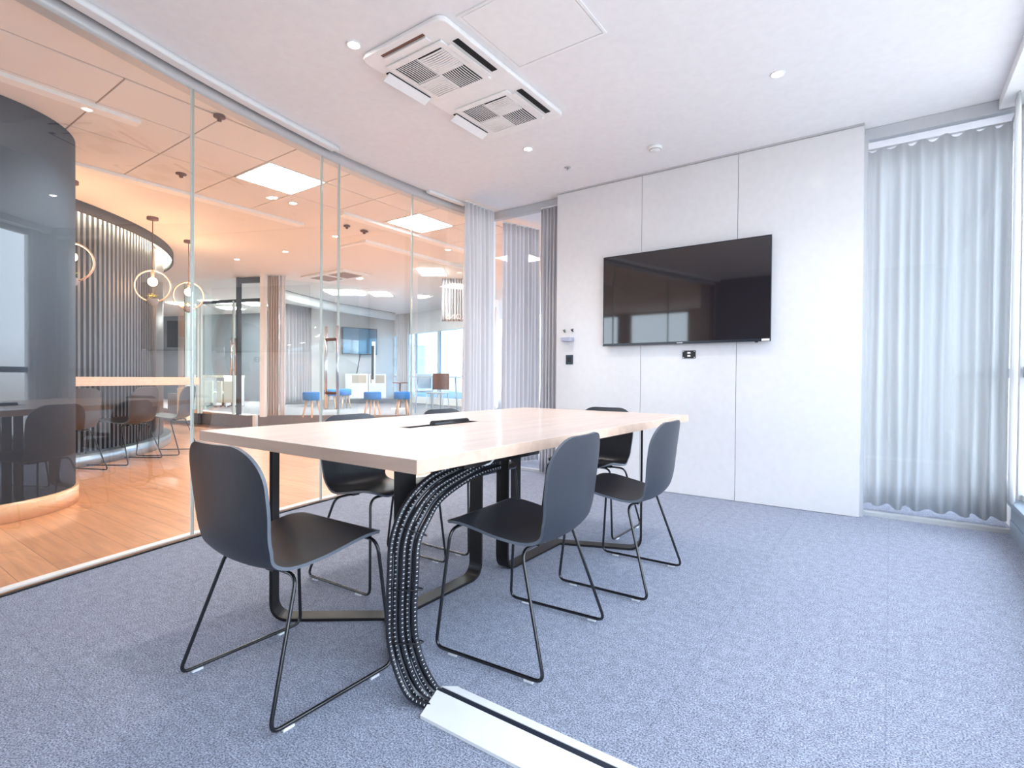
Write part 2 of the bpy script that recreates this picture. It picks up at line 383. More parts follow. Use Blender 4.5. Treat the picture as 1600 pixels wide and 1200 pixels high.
# header and floor channel of the curved partition
struct('trim_2', MB().ribbon(curve(YB, 4.74, -0.03, 60), 0.075, 2.775, H), alu)
struct('trim_3', MB().ribbon(curve(YB, 2.66, 0.045, 40), 0.055, 2.845, H).ribbon(curve(YB, 2.66, 0.075, 40), 0.012, 2.83, H), white_trim)
struct('trim_4', MB().ribbon(curve(3.78, 4.3, 0.045, 12), 0.05, 2.84, H), white_trim)
struct('trim_5', MB().ribbon(curve(YB, 4.74, -0.022, 60), 0.048, 0.0, 0.014), white_trim)
struct('trim_6', MB().ribbon(curve(YB, 4.74, 0.027, 60), 0.012, 0.0, 0.009), black_plastic)
# glass panes of the partition
def pane(n, y0, y1, name='window', z0=0.014, z1=2.775):
    mb = MB().ribbon(curve(y0+0.003, y1-0.003, -0.006, 1), 0.012, z0, z1, 0, False)
    o = struct('%s_%d' % (name, n), mb, glass_m)
    e = MB().ribbon(curve(y0+0.0035, y0+0.0075, -0.007, 1), 0.014, z0, z1).ribbon(curve(y1-0.0075, y1-0.0035, -0.007, 1), 0.014, z0, z1)
    obj('glass_edge', e, glass_e, o); return o
pane(19, -1.18, 0.15); pane(1, 0.15, 1.51); pane(2, 1.51, 2.56); pane(3, 2.74, 3.60, z0=0.014); pane(4, 3.60, 4.74)
pane(5, 2.56, 2.74)
pd = thing('door_pull', 'tall polished steel double pull handle on the curved glass partition', 'door handle', (cx(2.66), 2.66, 1.08))
for off in (0.065, -0.065):
    p = curve(2.659, 2.661, off, 1)[0]
    obj('grip', MB().tube([(p[0], p[1], 0.74), (p[0], p[1], 1.42)], 0.012, 12), chrome, pd, world=Mx(pd))
for z in (0.87, 1.31):
    a = curve(2.659, 2.661, 0.065, 1)[0]; b = curve(2.659, 2.661, -0.065, 1)[0]
    obj('standoff', MB().tube([(a[0], a[1], z), (b[0], b[1], z)], 0.013, 10), brown_m, pd, world=Mx(pd))

# rear glass wall, left and right of the white panels
def rear_glass(n, x0, x1):
    o = struct('window_%d' % n, MB().box(x0, x1, YG-0.006, YG+0.006, 0.03, 2.785), glass_w)
    f = MB().box(x0, x1, YG-0.035, YG+0.035, 2.785, H-0.001).box(x0, x1, YG-0.03, YG+0.03, 0, 0.03)
    obj('frame', f, alu, o, bevel=0.003)
    return o
rear_glass(6, -3.70, -2.72); rear_glass(7, -0.176, XW)
struct('trim_7', MB().box(-0.174, XW, 4.715, 4.725, 0, 0.008), alu)
struct('trim_8', MB().box(-0.176, -0.155, 4.66, 4.75, 0, 2.80), alu)
struct('trim_9', MB().box(-3.725, -3.69, 4.72, 4.80, 0, H), white_trim)

# window wall on the right
def ext_window(n, y0, y1):
    f = MB().box(XW+0.04, XW+0.10, y0, y1, 0.22, 0.27).box(XW+0.04, XW+0.10, y0, y1, 2.74, 2.80)
    f.box(XW+0.04, XW+0.10, y0, y0+0.04, 0.27, 2.74).box(XW+0.04, XW+0.10, y1-0.04, y1, 0.27, 2.74)
    o = struct('window_%d' % n, f, white_trim)
    obj('transom', MB().box(XW+0.035, XW+0.10, y0+0.04, y1-0.04, 1.03, 1.10), sill_m, o)
    obj('pane', MB().box(XW+0.065, XW+0.075, y0+0.03, y1-0.03, 0.26, 2.76), glass_w, o)
for i in range(7): ext_window(8+i, -1.2+1.45*i, -1.2+1.45*(i+1))
struct('wall_right', MB().box(XW+0.02, XW+0.14, YB, 10.5, -0.1, 0.22).box(XW+0.03, XW+0.14, YB, 10.5, 2.80, H+0.1), white_trim)
struct('baseboard_right', MB().box(XW-0.015, XW+0.03, YB, YG-0.05, 0, 0.10), sill_m)
struct('trim_10', MB().box(XW-0.03, XW+0.10, YB, 1.9, 0.2, 0.235).box(XW-0.03, XW+0.10, 1.905, YG-0.04, 0.2, 0.235).box(XW-0.01, XW+0.03, YB, YG-0.04, 0.10, 0.2), sill_m, bevel=0.004)
struct('wall_light_blocker', MB().box(XW+0.02, XW+0.14, 4.70, 5.02, 0.2, 2.81), white_trim)  # added pier behind the curtain, blocks daylight from the next room's window
struct('trim_11', MB().box(XW-0.10, XW+0.04, YB, YG-0.04, 2.80, H), white_trim)

# ------------------------------------------------------------ curtains
def pleats(p0, p1, amp, n, z0, z1, seed=0, gather=0.0, per=14, curvefn=None, lean=0.0):
    rnd = random.Random(seed); a = Vector(p0); b = Vector(p1); L = (b-a).length; d = (b-a)/L; nn = Vector((-d.y, d.x))
    ph = [rnd.uniform(0.75, 1.25) for _ in range(n+1)]; am = [rnd.uniform(0.6, 1.2) for _ in range(n+1)]
    tot = sum(ph[:n]); rows = []
    NZ = 14
    for iz in range(NZ+1):
        t = iz/NZ; z = z1+(z0-z1)*t; row = []; acc = 0
        for k in range(n):
            for j in range(per):
                u = (acc+ph[k]*j/per)/tot
                w_ = am[k]+(am[k+1]-am[k])*j/per
                s_ = math.sin(2*math.pi*j/per)
                s_ = math.copysign(abs(s_)**0.8, s_)
                A = amp*w_*(0.55+0.45*min(1, t*4))*(1+0.25*math.sin(3*t+k*1.7+seed))
                uu = 0.5+(u-0.5)*(1-gather*math.sin(math.pi*min(1, t*1.0))*0.5) + 0.006*math.sin(2.2*t*3+k*2.1)*t
                p = a+d*(L*uu)+nn*(A*s_+lean*t)
                row.append((p.x, p.y, z))
            acc += ph[k]
        rows.append(row)
    return MB().grid(rows)
def curtain(name, label, p0, p1, amp, n, z0, z1, m, seed=0, group=None, gather=0.0, lean=0.0):
    c = thing(name, label, 'curtain', ((p0[0]+p1[0])/2, (p0[1]+p1[1])/2, z0), 0, group)
    obj('drape', pleats(p0, p1, amp, n, z0, z1, seed, gather, lean=lean), m, c, solid=0.004, world=Mx(c))
    d = (Vector(p1)-Vector(p0)).normalized()
    obj('track', MB().tube([(p0[0], p0[1], z1+0.008), (p1[0], p1[1], z1+0.008)], 0.008, 8), white_trim, c, world=Mx(c))
    return c
curtain('curtain', 'long pale wavy curtain behind the glass to the right of the white panel wall', (-0.16, 4.93), (XW+0.0, 4.93), 0.085, 7, 0.05, 2.77, sheer, 3)
curtain('curtain', 'pale grey gathered curtain at the far end of the curved glass partition', (-3.60, 4.17), (-3.585, 4.63), 0.040, 8, 0.02, 2.83, drape, 5, gather=0.05)
curtain('curtain', 'darker grey gathered curtain against the left edge of the white panel wall', (-2.99, 4.675), (-2.78, 4.675), 0.028, 5, 0.02, 2.77, drape_d, 8, gather=0.1)
curtain('curtain', 'white pleated curtain in the next room, seen through the rear glass', (-3.66, 4.90), (-3.48, 5.40), 0.035, 9, 0.02, 2.80, drape, 11)
curtain('curtain', 'sheer curtain hanging at the right-hand window corner', (XW-0.03, 4.48), (XW-0.03, 4.66), 0.015, 3, 0.24, 2.80, sheer, 13)

# ------------------------------------------------------------ ceiling objects
def cassette():
    c = thing('air_conditioner', 'white double-grille cassette air conditioner set in the meeting room ceiling', 'air conditioner', (-2.205, 2.61, H))
    x0, x1, y0, y1 = -2.53, -1.885, 1.985, 3.235
    P = []
    rr = 0.05
    for (X, Y, a0) in ((x1-rr, y1-rr, 0), (x0+rr, y1-rr, 90), (x0+rr, y0+rr, 180), (x1-rr, y0+rr, 270)):
        for k in range(6):
            a = R(a0+k*18); P.append((X+rr*math.cos(a), Y+rr*math.sin(a)))
    obj('housing', MB().prism(P, H-0.030, H-0.001), white_plastic, c, bevel=0.008, world=Mx(c))
    for gy in (2.335, 2.94):
        g = obj('grille_frame', MB().box(-2.445, -2.005, gy-0.225, gy+0.225, H-0.042, H-0.030), white_plastic, c, bevel=0.006, world=Mx(c))
        gx = -2.228; h = 0.184
        obj('grille_backing', MB().box(gx-h, gx+h, gy-h, gy+h, H-0.0435, H-0.042), dark_slot, g, world=Mx(c))
        lv = MB()
        for qx in (0, 1):
            for qy in (0, 1):
                X0 = gx-h if qx == 0 else gx+0.004; X1 = X0+h-0.004; Y0 = gy-h if qy == 0 else gy+0.004; Y1 = Y0+h-0.004
                nl = 11
                for k in range(nl):
                    u = (k+0.5)/nl; dk = (qx == qy)
                    # curved louvres: arcs fanning over each quadrant
                    pts = []
                    for j in range(9):
                        v = j/8; bow = 0.30*u*(1-u)*math.sin(math.pi*v)*(1 if (qx == 0) == dk else -1)*0.6
                        if dk: pts.append((X0+(X1-X0)*(u+bow), Y0+(Y1-Y0)*v))
                        else: pts.append((X0+(X1-X0)*v, Y0+(Y1-Y0)*(u+bow)))
                    lv.ribbon(pts, 0.0050 if dk else 0.0128, H-0.0460, H-0.0436)
        lv.box(gx-0.004, gx+0.004, gy-h, gy+h, H-0.0475, H-0.0436).box(gx-h, gx+h, gy-0.004, gy+0.004, H-0.0475, H-0.0436)
        obj('louvres', lv, white_plastic, g, world=Mx(c))
        obj('air_slot', MB().box(-1.965, -1.925, gy-0.175, gy+0.175, H-0.0325, H-0.0300), dark_slot, c, world=Mx(c))
        # flaps: right one nearly flush, left one swung down
        obj('flap', MB().box(-2.000, -1.972, gy-0.18, gy+0.18, H-0.050, H-0.046), white_plastic, c, bevel=0.001, world=Mx(c))
        f = MB(); a = Vector((-2.475, H-0.036)); b = Vector((-2.530, H-0.062))
        f.add([(a.x, gy-0.175, a.y), (a.x, gy+0.175, a.y), (b.x, gy+0.175, b.y), (b.x, gy-0.175, b.y),
               (a.x+0.003, gy-0.175, a.y-0.006), (a.x+0.003, gy+0.175, a.y-0.006), (b.x+0.003, gy+0.175, b.y-0.006), (b.x+0.003, gy-0.175, b.y-0.006)],
              [(0, 1, 2, 3), (7, 6, 5, 4), (0, 4, 5, 1), (1, 5, 6, 2), (2, 6, 7, 3), (3, 7, 4, 0)])
        obj('flap', f, white_plastic, c, world=Mx(c))
        obj('air_slot', MB().box(-2.505, -2.472, gy-0.175, gy+0.175, H-0.0325, H-0.0300), dark_slot, c, world=Mx(c))
    obj('air_slot', MB().box(-2.39, -2.055, 2.022, 2.040, H-0.0325, H-0.030), brown_m, c, world=Mx(c))
    obj('flap', MB().box(-2.39, -2.055, 2.045, 2.085, H-0.040, H-0.034), white_plastic, c, bevel=0.001, world=Mx(c))
cassette()
ap = thing('ceiling_hatch', 'flat white access hatch in the ceiling beside the air conditioner', 'hatch', (-1.55, 2.335, H))
X0, X1, Y0, Y1 = -1.845, -1.265, 2.055, 2.62
fr_ = MB().box(X0, X1, Y0, Y0+0.016, H-0.006, H-0.0005).box(X0, X1, Y1-0.016, Y1, H-0.006, H-0.0005).box(X0, X0+0.016, Y0+0.016, Y1-0.016, H-0.006, H-0.0005).box(X1-0.016, X1, Y0+0.016, Y1-0.016, H-0.006, H-0.0005)
obj('frame', fr_, white_plastic, ap, world=Mx(ap))
obj('panel', MB().box(X0+0.020, X1-0.020, Y0+0.020, Y1-0.020, H-0.005, H-0.0005), white_plastic, ap, world=Mx(ap))
obj('shadow_gap', MB().box(X0+0.0155, X1-0.0155, Y0+0.0155, Y1-0.0155, H-0.0012, H-0.0004), gap_m, ap, world=Mx(ap))

def downlight(x, y, label, z=H, r=0.042, power=18, group=None, col=(1, 0.93, 0.85)):
    c = thing('downlight', label, 'ceiling light', (x, y, z), 0, group)
    obj('trim_ring', MB().lathe([(r*0.72, 0), (r*0.78, -0.006), (r, -0.006), (r*1.04, 0)], n=20), white_plastic, c)
    obj('lamp', MB().lathe([(0.0001, -0.0025), (r*0.7, -0.002), (r*0.72, -0.0005)], n=20), spot_e, c)
    if power:
        d = bpy.data.lights.new('downlight_beam', 'SPOT'); d.energy = power; d.spot_size = R(125); d.spot_blend = 0.9; d.color = col; d.shadow_soft_size = 0.05
        o = bpy.data.objects.new('downlight_beam', d); COL.objects.link(o); o.location = (0, 0, -0.02); o.parent = c
    return c
downlight(-2.474, 1.901, 'lit round downlight left of the ceiling air conditioner', power=45)
downlight(-0.584, 3.571, 'lit round downlight in the ceiling in front of the television wall, right side', power=35)
downlight(-2.421, 3.575, 'lit round downlight just beyond the ceiling air conditioner', power=45)
sm = thing('smoke_detector', 'white round smoke detector on the ceiling near the panel wall', 'smoke detector', (-1.56, 4.127, H))
obj('body', MB().lathe([(0.055, 0), (0.055, -0.012), (0.05, -0.02), (0.04, -0.03), (0.0001, -0.036)], n=28), white_plastic, sm)
obj('vent_ring', MB().lathe([(0.046, -0.022), (0.0475, -0.026), (0.043, -0.029)], n=28), gap_m, sm)
sp = thing('sprinkler', 'small dark sprinkler head in the ceiling left of the smoke detector', 'sprinkler', (-2.343, 4.086, H))
obj('rose', MB().lathe([(0.028, 0), (0.028, -0.004), (0.008, -0.006), (0.0001, -0.006)], n=16), gap_m, sp)
obj('head', MB().lathe([(0.006, -0.006), (0.006, -0.02), (0.014, -0.021), (0.0001, -0.024)], n=12), chrome, sp)

# ------------------------------------------------------------ television and wall fittings
tv = thing('television', 'large flat black television mounted on the white panel wall', 'television', (-1.49, 4.61, 1.73))
TX0, TX1, TZ0, TZ1 = -2.212, -0.770, 1.309, 2.144
obj('casing', MB().box(TX0+0.002, TX1-0.002, 4.562, 4.585, TZ0+0.002, TZ1-0.002).box(-1.95, -1.03, 4.585, 4.606, 1.42, 1.95), black_plastic, tv, bevel=0.003, world=Mx(tv))
obj('bezel', MB().box(TX0, TX1, 4.549, 4.562, TZ0, TZ0+0.022).box(TX0, TX1, 4.549, 4.562, TZ1-0.006, TZ1).box(TX0, TX0+0.006, 4.549, 4.562, TZ0+0.022, TZ1-0.006).box(TX1-0.006, TX1, 4.549, 4.562, TZ0+0.022, TZ1-0.006), mat('bezel_black', (0.02, 0.025, 0.035), 0.25), tv, world=Mx(tv))
obj('screen', MB().box(TX0+0.006, TX1-0.006, 4.552, 4.561, TZ0+0.022, TZ1-0.006), screen_m, tv, world=Mx(tv))
obj('badge', MB().box(-1.51, -1.46, 4.5475, 4.549, TZ0+0.006, TZ0+0.013), alu, tv, world=Mx(tv))
obj('sticker', MB().box(-0.835, -0.778, 4.5480, 4.549, TZ0-0.0+0.003, TZ0+0.020), white_trim, tv, world=Mx(tv))
obj('sensor', MB().box(-0.885, -0.862, 4.552, 4.562, TZ0-0.008, TZ0), black_plastic, tv, world=Mx(tv))
sk = thing('wall_socket', 'black double wall socket plate under the television', 'socket', (-1.43, 4.614, 1.21))
obj('plate', MB().box(-1.478, -1.366, 4.606, 4.6135, 1.186, 1.254), black_plastic, sk, bevel=0.002, world=Mx(sk))
for z in (1.200, 1.226): obj('outlet', MB().box(-1.435, -1.409, 4.603, 4.606, z, z+0.014), white_trim, sk, world=Mx(sk))
for x in (-1.472, -1.380):
    for z in (1.190, 1.242): obj('corner_mark', MB().box(x, x+0.007, 4.6045, 4.606, z, z+0.007), white_trim, sk, world=Mx(sk))
sw = thing('light_switch', 'square dark switch plate at the left end of the white panel wall', 'switch', (-2.58, 4.614, 1.2))
obj('plate', MB().box(-2.645, -2.565, 4.606, 4.6135, 1.145, 1.238), mat('dark_plate', (0.03, 0.05, 0.07), 0.4), sw, bevel=0.002, world=Mx(sw))
obj('rocker', MB().box(-2.625, -2.608, 4.603, 4.606, 1.17, 1.215).box(-2.602, -2.585, 4.603, 4.606, 1.17, 1.215), black_plastic, sw, world=Mx(sw))
wc = thing('wall_tray', 'small grey plastic tray fixed on the panel wall above the dark switch', 'tray', (-2.62, 4.614, 1.39))
obj('tray', MB().prism([(-2.675, 4.6135), (-2.675, 4.56), (-2.66, 4.545), (-2.57, 4.545), (-2.555, 4.56), (-2.555, 4.6135)], 1.372, 1.412), mat('grey_tray', (0.45, 0.46, 0.58), 0.4), wc, bevel=0.004, world=Mx(wc))
for i, (x, z, lab) in enumerate(((-2.665, 1.478, 'tiny olive-green clip on the panel wall, above the grey tray at left'), (-2.575, 1.480, 'tiny black clip on the panel wall, above the grey tray at right'))):
    k = MB().tube([(x-0.012, 4.609, z+0.012), (x, 4.600, z), (x+0.014, 4.605, z-0.012)], 0.005, 8).tube([(x, 4.600, z), (x+0.012, 4.604, z+0.016)], 0.005, 8).tube([(x, 4.613, z), (x, 4.60, z)], 0.004, 8)
    one('wall_clip', k, mat('olive', (0.12, 0.16, 0.11), 0.5) if i == 0 else black_plastic, lab, 'clip')

# ------------------------------------------------------------ conference table
tb = thing('conference_table', 'long pale oak meeting table on bent black flat-steel legs', 'table', (-1.685, 2.22, 0))
TA, TB_, TC, TD = -2.32, -1.05, 1.02, 3.405; ZT, ZU = 0.775, 0.735
ha, hb, hc, hd = -1.815, -1.63, 1.645, 2.145
top = MB().box(TA, ha, TC, TD, ZU, ZT-0.0008).box(hb, TB_, TC, TD, ZU, ZT-0.0008).box(ha, hb, TC, hc, ZU, ZT-0.0008).box(ha, hb, hd, TD, ZU, ZT-0.0008)
obj('tabletop', top, oak_edge, tb, world=Mx(tb))
# veneer sheet with the cut-out for the power box
obj('veneer', MB().box(TA, ha, TC, TD, ZT-0.0008, ZT+0.0004).box(hb, TB_, TC, TD, ZT-0.0008, ZT+0.0004).box(ha, hb, TC, hc, ZT-0.0008, ZT+0.0004).box(ha, hb, hd, TD, ZT-0.0008, ZT+0.0004), oak, tb, world=Mx(tb))
pb = obj('power_box', MB().box(ha, hb, hc, hd, ZT-0.055, ZT-0.050).box(ha, ha+0.002, hc, hd, ZT-0.05, ZT-0.002).box(hb-0.002, hb, hc, hd, ZT-0.05, ZT-0.006).box(ha+.002, hb-.002, hc, hc+.002, ZT-0.05, ZT-0.002).box(ha+.002, hb-.002, hd-.002, hd, ZT-0.05, ZT-0.002), black_plastic, tb, world=Mx(tb))
lid = MB(); yA, yB = hc+0.006, hd-0.006
lid.add([(ha+0.075, yA, ZT-0.003), (ha+0.075, yB, ZT-0.003), (hb-0.003, yB, ZT-0.003), (hb-0.003, yA, ZT-0.003),
         (ha+0.075, yA, ZT+0.0005), (ha+0.075, yB, ZT+0.0005), (hb-0.003, yB, ZT+0.0005), (hb-0.003, yA, ZT+0.0005)],
        [(3, 2, 1, 0), (4, 5, 6, 7), (0, 1, 5, 4), (1, 2, 6, 5), (2, 3, 7, 6), (3, 0, 4, 7)])
obj('box_lid', lid, oak, tb, world=Mx(tb))
obj('power_module', MB().tube([(-1.765, 1.815, ZT+0.004), (-1.765, 2.065, ZT+0.004)], 0.018, 14), black_plastic, pb, world=Mx(tb))
def flat_bar(J, E, zt, w=0.075, t=0.012, rad=0.075):
    J = Vector(J); E = Vector(E); L = (E-J).length; d = (E-J)/L; n = Vector((-d.y, d.x))
    prof = [(0, t/2)]; path = fillet([(0, 0, t/2), (L, 0, t/2), (L, 0, zt)], rad, 10)
    mb = MB(); rows = []
    for i, p in enumerate(path):
        a = path[max(0, i-1)]; b = path[min(len(path)-1, i+1)]; tg = (b-a).normalized(); nm = Vector((-tg.z, 0, tg.x))
        ring = []
        for sw_, sn in ((-1, -1), (1, -1), (1, 1), (-1, 1)):
            q = p+nm*(sn*t/2); c = J+d*q.x+n*(sw_*w/2); ring.append((c.x, c.y, q.z))
        ring.append(ring[0]); rows.append(ring)
    mb.grid(rows, sm=False); mb.f.append([len(mb.v)-5, len(mb.v)-4, len(mb.v)-3, len(mb.v)-2]); mb.m.append(0); mb.s.append(False)
    mb.f.append([3, 2, 1, 0]); mb.m.append(0); mb.s.append(False)
    return mb
for J, ends in (((-1.68, 1.50), ((-2.065, 1.20), (-1.362, 1.268), (-1.695, 2.06))), ((-1.645, 2.775), ((-1.635, 2.205), (-1.185, 2.965), (-2.10, 2.98)))):
    for E in ends: obj('leg', flat_bar(J, E, ZU), frame_m, tb, world=Mx(tb), bevel=0.002)
# small wires and brackets under the near corner
obj('cable_tray', MB().box(-1.62, -1.12, 1.30, 1.75, ZU-0.030, ZU-0.001), black_plastic, tb, world=Mx(tb))
obj('loose_wire', MB().tube(catmull([(-1.22, 1.20, ZU-0.002), (-1.20, 1.24, ZU-0.03), (-1.16, 1.33, ZU-0.018), (-1.12, 1.42, ZU-0.03), (-1.115, 1.46, ZU-0.002)], 8), 0.0035, 8), wrap_m, tb, world=Mx(tb))

# ------------------------------------------------------------ cable bundle and floor cover
cb = thing('cable_bundle', 'bundle of black cables with white spiral wrap hanging from the near table corner', 'cables', (-1.24, 1.16, 0))
cen = [(-1.19, 1.58, .700), (-1.201, 1.473, .690), (-1.223, 1.383, .663), (-1.233, 1.277, .628), (-1.228, 1.194, .571), (-1.223, 1.153, .489), (-1.217, 1.138, .384), (-1.215, 1.132, .277), (-1.207, 1.130, .190), (-1.181, 1.138, .107), (-1.157, 1.160, .040), (-1.135, 1.172, .015), (-1.105, 1.180, .012)]
LAT = [(.0, .05, -1), (.0, .05, -1), (.1, .1, -.95), (.30, .25, -.85), (.6, .42, -.6), (.78, .56, -.2), (.813, .583, 0), (.813, .583, 0), (.80, .6, 0.02), (.7, .65, .1), (.45, .85, .1), (.1, 1, 0), (0, 1, 0)]
WID = [.016, .0165, .018, .021, .022, .0205, .0205, .0195, .0205, .021, .021, .0185, .0165]
NC = 5
for i in range(NC):
    o_ = (i-(NC-1)/2)
    pts = []
    for j, c in enumerate(cen):
        back = Vector((-.60, .78, 0))*(0.004 if i % 2 else 0.0)
        pts.append(Vector(c)+Vector((-.008, -.005, 0))*(1 if 4 < j < 11 else 0)+Vector(LAT[j]).normalized()*(WID[j]*o_)+back)
    P = catmull(pts, 10)
    for p in P: p.z = max(p.z, 0.0095)
    cb_i = obj('cable', MB().tube(P, 0.0098, 10), cable_m, cb, world=Mx(cb))
    # white wrap ticks along the camera-facing side and round the cable
    wm = MB(); acc = 0; nxt = 0.004
    for a, b in zip(P[:-1], P[1:]):
        L = (b-a).length
        while acc+L > nxt:
            q = a.lerp(b, (nxt-acc)/L); tg = (b-a).normalized()
            s1 = tg.cross(Vector((0, 0, 1))); s1 = s1.normalized() if s1.length > 0.1 else Vector((0.65, 0.76, 0)); s2 = tg.cross(s1).normalized()
            ang0 = math.atan2((Vector((0.75, -0.65, 0.2))).dot(s2), (Vector((0.75, -0.65, 0.2))).dot(s1)) + 0.5*(i % 2)-0.2
            arc = [q+(s1*math.cos(ang0+k*0.26)+s2*math.sin(ang0+k*0.26))*0.0101+tg*(k*0.0006) for k in range(-1, 2)]
            wm.tube(arc, 0.0013, 5)
            nxt += 0.0135
        acc += L
    obj('spiral_wrap', wm, wrap_m, cb_i, world=Mx(cb))
for c, sd in (((-1.228, 1.170, .52), (0.72, 0.52, -0.35)), ((-1.216, 1.137, .345), (.813, .583, 0)), ((-1.206, 1.132, .185), (.813, .583, 0))):
    sd = Vector(sd).normalized(); q = Vector(c); nrm = Vector((-0.8, 0.6, 0))
    loop = [q+sd*(0.053*math.cos(a))+nrm*(0.0155*math.sin(a)) for a in [2*math.pi*k/24 for k in range(24)]]
    obj('cable_tie', MB().tube(loop, 0.0022, 6, closed=True), black_plastic, cb, world=Mx(cb))

cv = thing('cable_cover', 'white floor cable protector ramp with a dark centre strip, lying on the carpet', 'cable cover', (-0.24, 1.19, 0))
def cover_profile(ya, yb, za, zb, x0, x1):
    return MB().add([(x0, ya, 0.0), (x0, yb, 0.0), (x0, yb, zb), (x0, ya, za), (x1, ya, 0.0), (x1, yb, 0.0), (x1, yb, zb), (x1, ya, za)],
                    [(0, 1, 2, 3), (7, 6, 5, 4), (3, 2, 6, 7), (0, 4, 5, 1), (1, 5, 6, 2), (0, 3, 7, 4)])
lo = MB().add([(-1.110, 1.098, 0), (-1.132, 1.190, 0), (-1.132, 1.190, .034), (-1.110, 1.098, .010), (0.6, 1.115, 0), (0.6, 1.207, 0), (0.6, 1.207, .034), (0.6, 1.115, .008)],
              [(0, 1, 2, 3), (7, 6, 5, 4), (3, 2, 6, 7), (0, 4, 5, 1), (1, 5, 6, 2), (0, 3, 7, 4)])
hi = MB().add([(-1.135, 1.212, 0), (-1.122, 1.272, 0), (-1.122, 1.272, .010), (-1.135, 1.212, .034), (0.6, 1.229, 0), (0.6, 1.288, 0), (0.6, 1.288, .008), (0.6, 1.229, .034)],
              [(0, 1, 2, 3), (7, 6, 5, 4), (3, 2, 6, 7), (0, 4, 5, 1), (1, 5, 6, 2), (0, 3, 7, 4)])
ms = MB().add([(-1.128, 1.190, 0), (-1.128, 1.212, 0), (-1.128, 1.212, .032), (-1.128, 1.190, .032), (0.6, 1.207, 0), (0.6, 1.229, 0), (0.6, 1.229, .032), (0.6, 1.207, .032)],
              [(0, 1, 2, 3), (7, 6, 5, 4), (3, 2, 6, 7), (0, 4, 5, 1), (1, 5, 6, 2), (0, 3, 7, 4)])
obj('ramp', lo, white_plastic, cv, world=Mx(cv)); obj('ramp', hi, white_plastic, cv, world=Mx(cv)); obj('centre_strip', ms, mat('strip_black', (0.02, 0.025, 0.04), 0.3), cv, world=Mx(cv))

# ------------------------------------------------------------ chairs
def shell_mesh():
    prof = [(.243, .452), (.226, .463), (.195, .467), (.12, .459), (.04, .445), (-.04, .431), (-.10, .422), (-.142, .425), (-.174, .442), (-.195, .474), (-.208, .525), (-.217, .60), (-.229, .70), (-.243, .80)]
    P = catmull([(y, z, 0) for y, z in prof], 12)
    L = [0]
    for a, b in zip(P[:-1], P[1:]): L.append(L[-1]+(b-a).length)
    T = L[-1]
    def pt(s):
        s = min(max(s, 0), T)
        for i in range(len(P)-1):
            if L[i+1] >= s: break
        t = (s-L[i])/(L[i+1]-L[i]+1e-9); p = P[i].lerp(P[i+1], t); d = (P[i+1]-P[i]).normalized(); return p, d
    smp = []
    RT, RF = 0.125, 0.055
    for k in range(9): smp.append(RF*(1-math.cos(math.pi/2*k/8)))
    for k in range(1, 40): smp.append(RF+(T-RF-RT)*k/40)
    for k in range(13): smp.append(T-RT*math.cos(math.pi/2*k/12)*1.0 if False else T-RT+RT*math.sin(math.pi/2*k/12))
    NV = 18; top = []; bot = []; th = 0.0105
    for s in smp:
        p, d = pt(s); n = Vector((-d.y, d.x)) * -1  # inside normal
        u = s/T
        # widths along the shell: seat front, seat, bend, back
        keys = [(0, .213), (.12, .222), (.30, .222), (.45, .200), (.53, .192), (.62, .203), (.78, .213), (1, .213)]
        for (a, wa), (b, wb) in zip(keys[:-1], keys[1:]):
            if a <= u <= b: q = (u-a)/(b-a); q = q*q*(3-2*q); w_ = wa+(wb-wa)*q
        if s < RF: w_ -= RF-math.sqrt(max(0, RF*RF-(RF-s)**2))
        if T-s < RT: w_ -= RT-math.sqrt(max(0, RT*RT-(RT-(T-s))**2))
        q = min(1, max(0, (u-.40)/.2)); c = 0.010*(1-q)+0.030*q
        if u < 0.12: c *= u/0.12*1.0
        r1 = []; r2 = []
        for k in range(NV+1):
            v = -1+2*k/NV; x = w_*v; off = c*(x/.22)**2
            r1.append((x, p.x+n.x*off, p.y+n.y*off)); r2.append((x, p.x+n.x*(off-th), p.y+n.y*(off-th)))
        top.append(r1); bot.append(r2)
    return top, bot
_top, _bot = shell_mesh()
def shell_mb():
    mb = MB(); mb.grid([list(reversed(r)) for r in _top], 0); mb.grid(_bot, 0)
    n = len(_top); m = len(_top[0])
    loop = [(i, 0) for i in range(n)] + [(n-1, k) for k in range(1, m)] + [(i, m-1) for i in range(n-2, -1, -1)] + [(0, k) for k in range(m-2, 0, -1)]
    A = [_top[i][k] for i, k in loop]; B = [_bot[i][k] for i, k in loop]; A.append(A[0]); B.append(B[0])
    mb.grid([A, B], 1, True); return mb
def make_chair(label, name='meeting_chair', shell=None, seat_label=None):
    t = thing(name, label, 'chair')
    obj('seat_shell', shell_mb(), [shell or black_shell, shell_edge], t)
    r = 0.0062; zf = 0.0145
    for s in (-1, 1):
        pts = [(s*.05, .190, .4435), (s*.228, .190, .4435), (s*.262, .228, zf), (s*.262, -.222, zf), (s*.198, -.098, .4035), (s*.05, -.098, .4035)]
        path = fillet(pts, [0, .045, .035, .035, .04, 0], 6)
        leg = obj('sled_leg', MB().tube(path, r, 10), rod_m, t)
        for y in (.150, -.165): obj('glide', MB().box(s*.262-.006, s*.262+.006, y-.018, y+.018, 0, .0085), glide_m, leg, bevel=0.002)
    for y, z in ((.190, .4435), (-.098, .4035)):
        obj('seat_rail', MB().tube([(-.06, y, z), (.06, y, z)], r*0.98, 10), rod_m, t)
        for x in (-.08, .08): obj('mounting_block', MB().box(x-.02, x+.02, y-.015, y+.015, z-.0065, z+.0085), black_plastic, t)
    return t
chair0 = make_chair('black plywood sled chair at the near end of the table, its back to the camera')
G1 = None
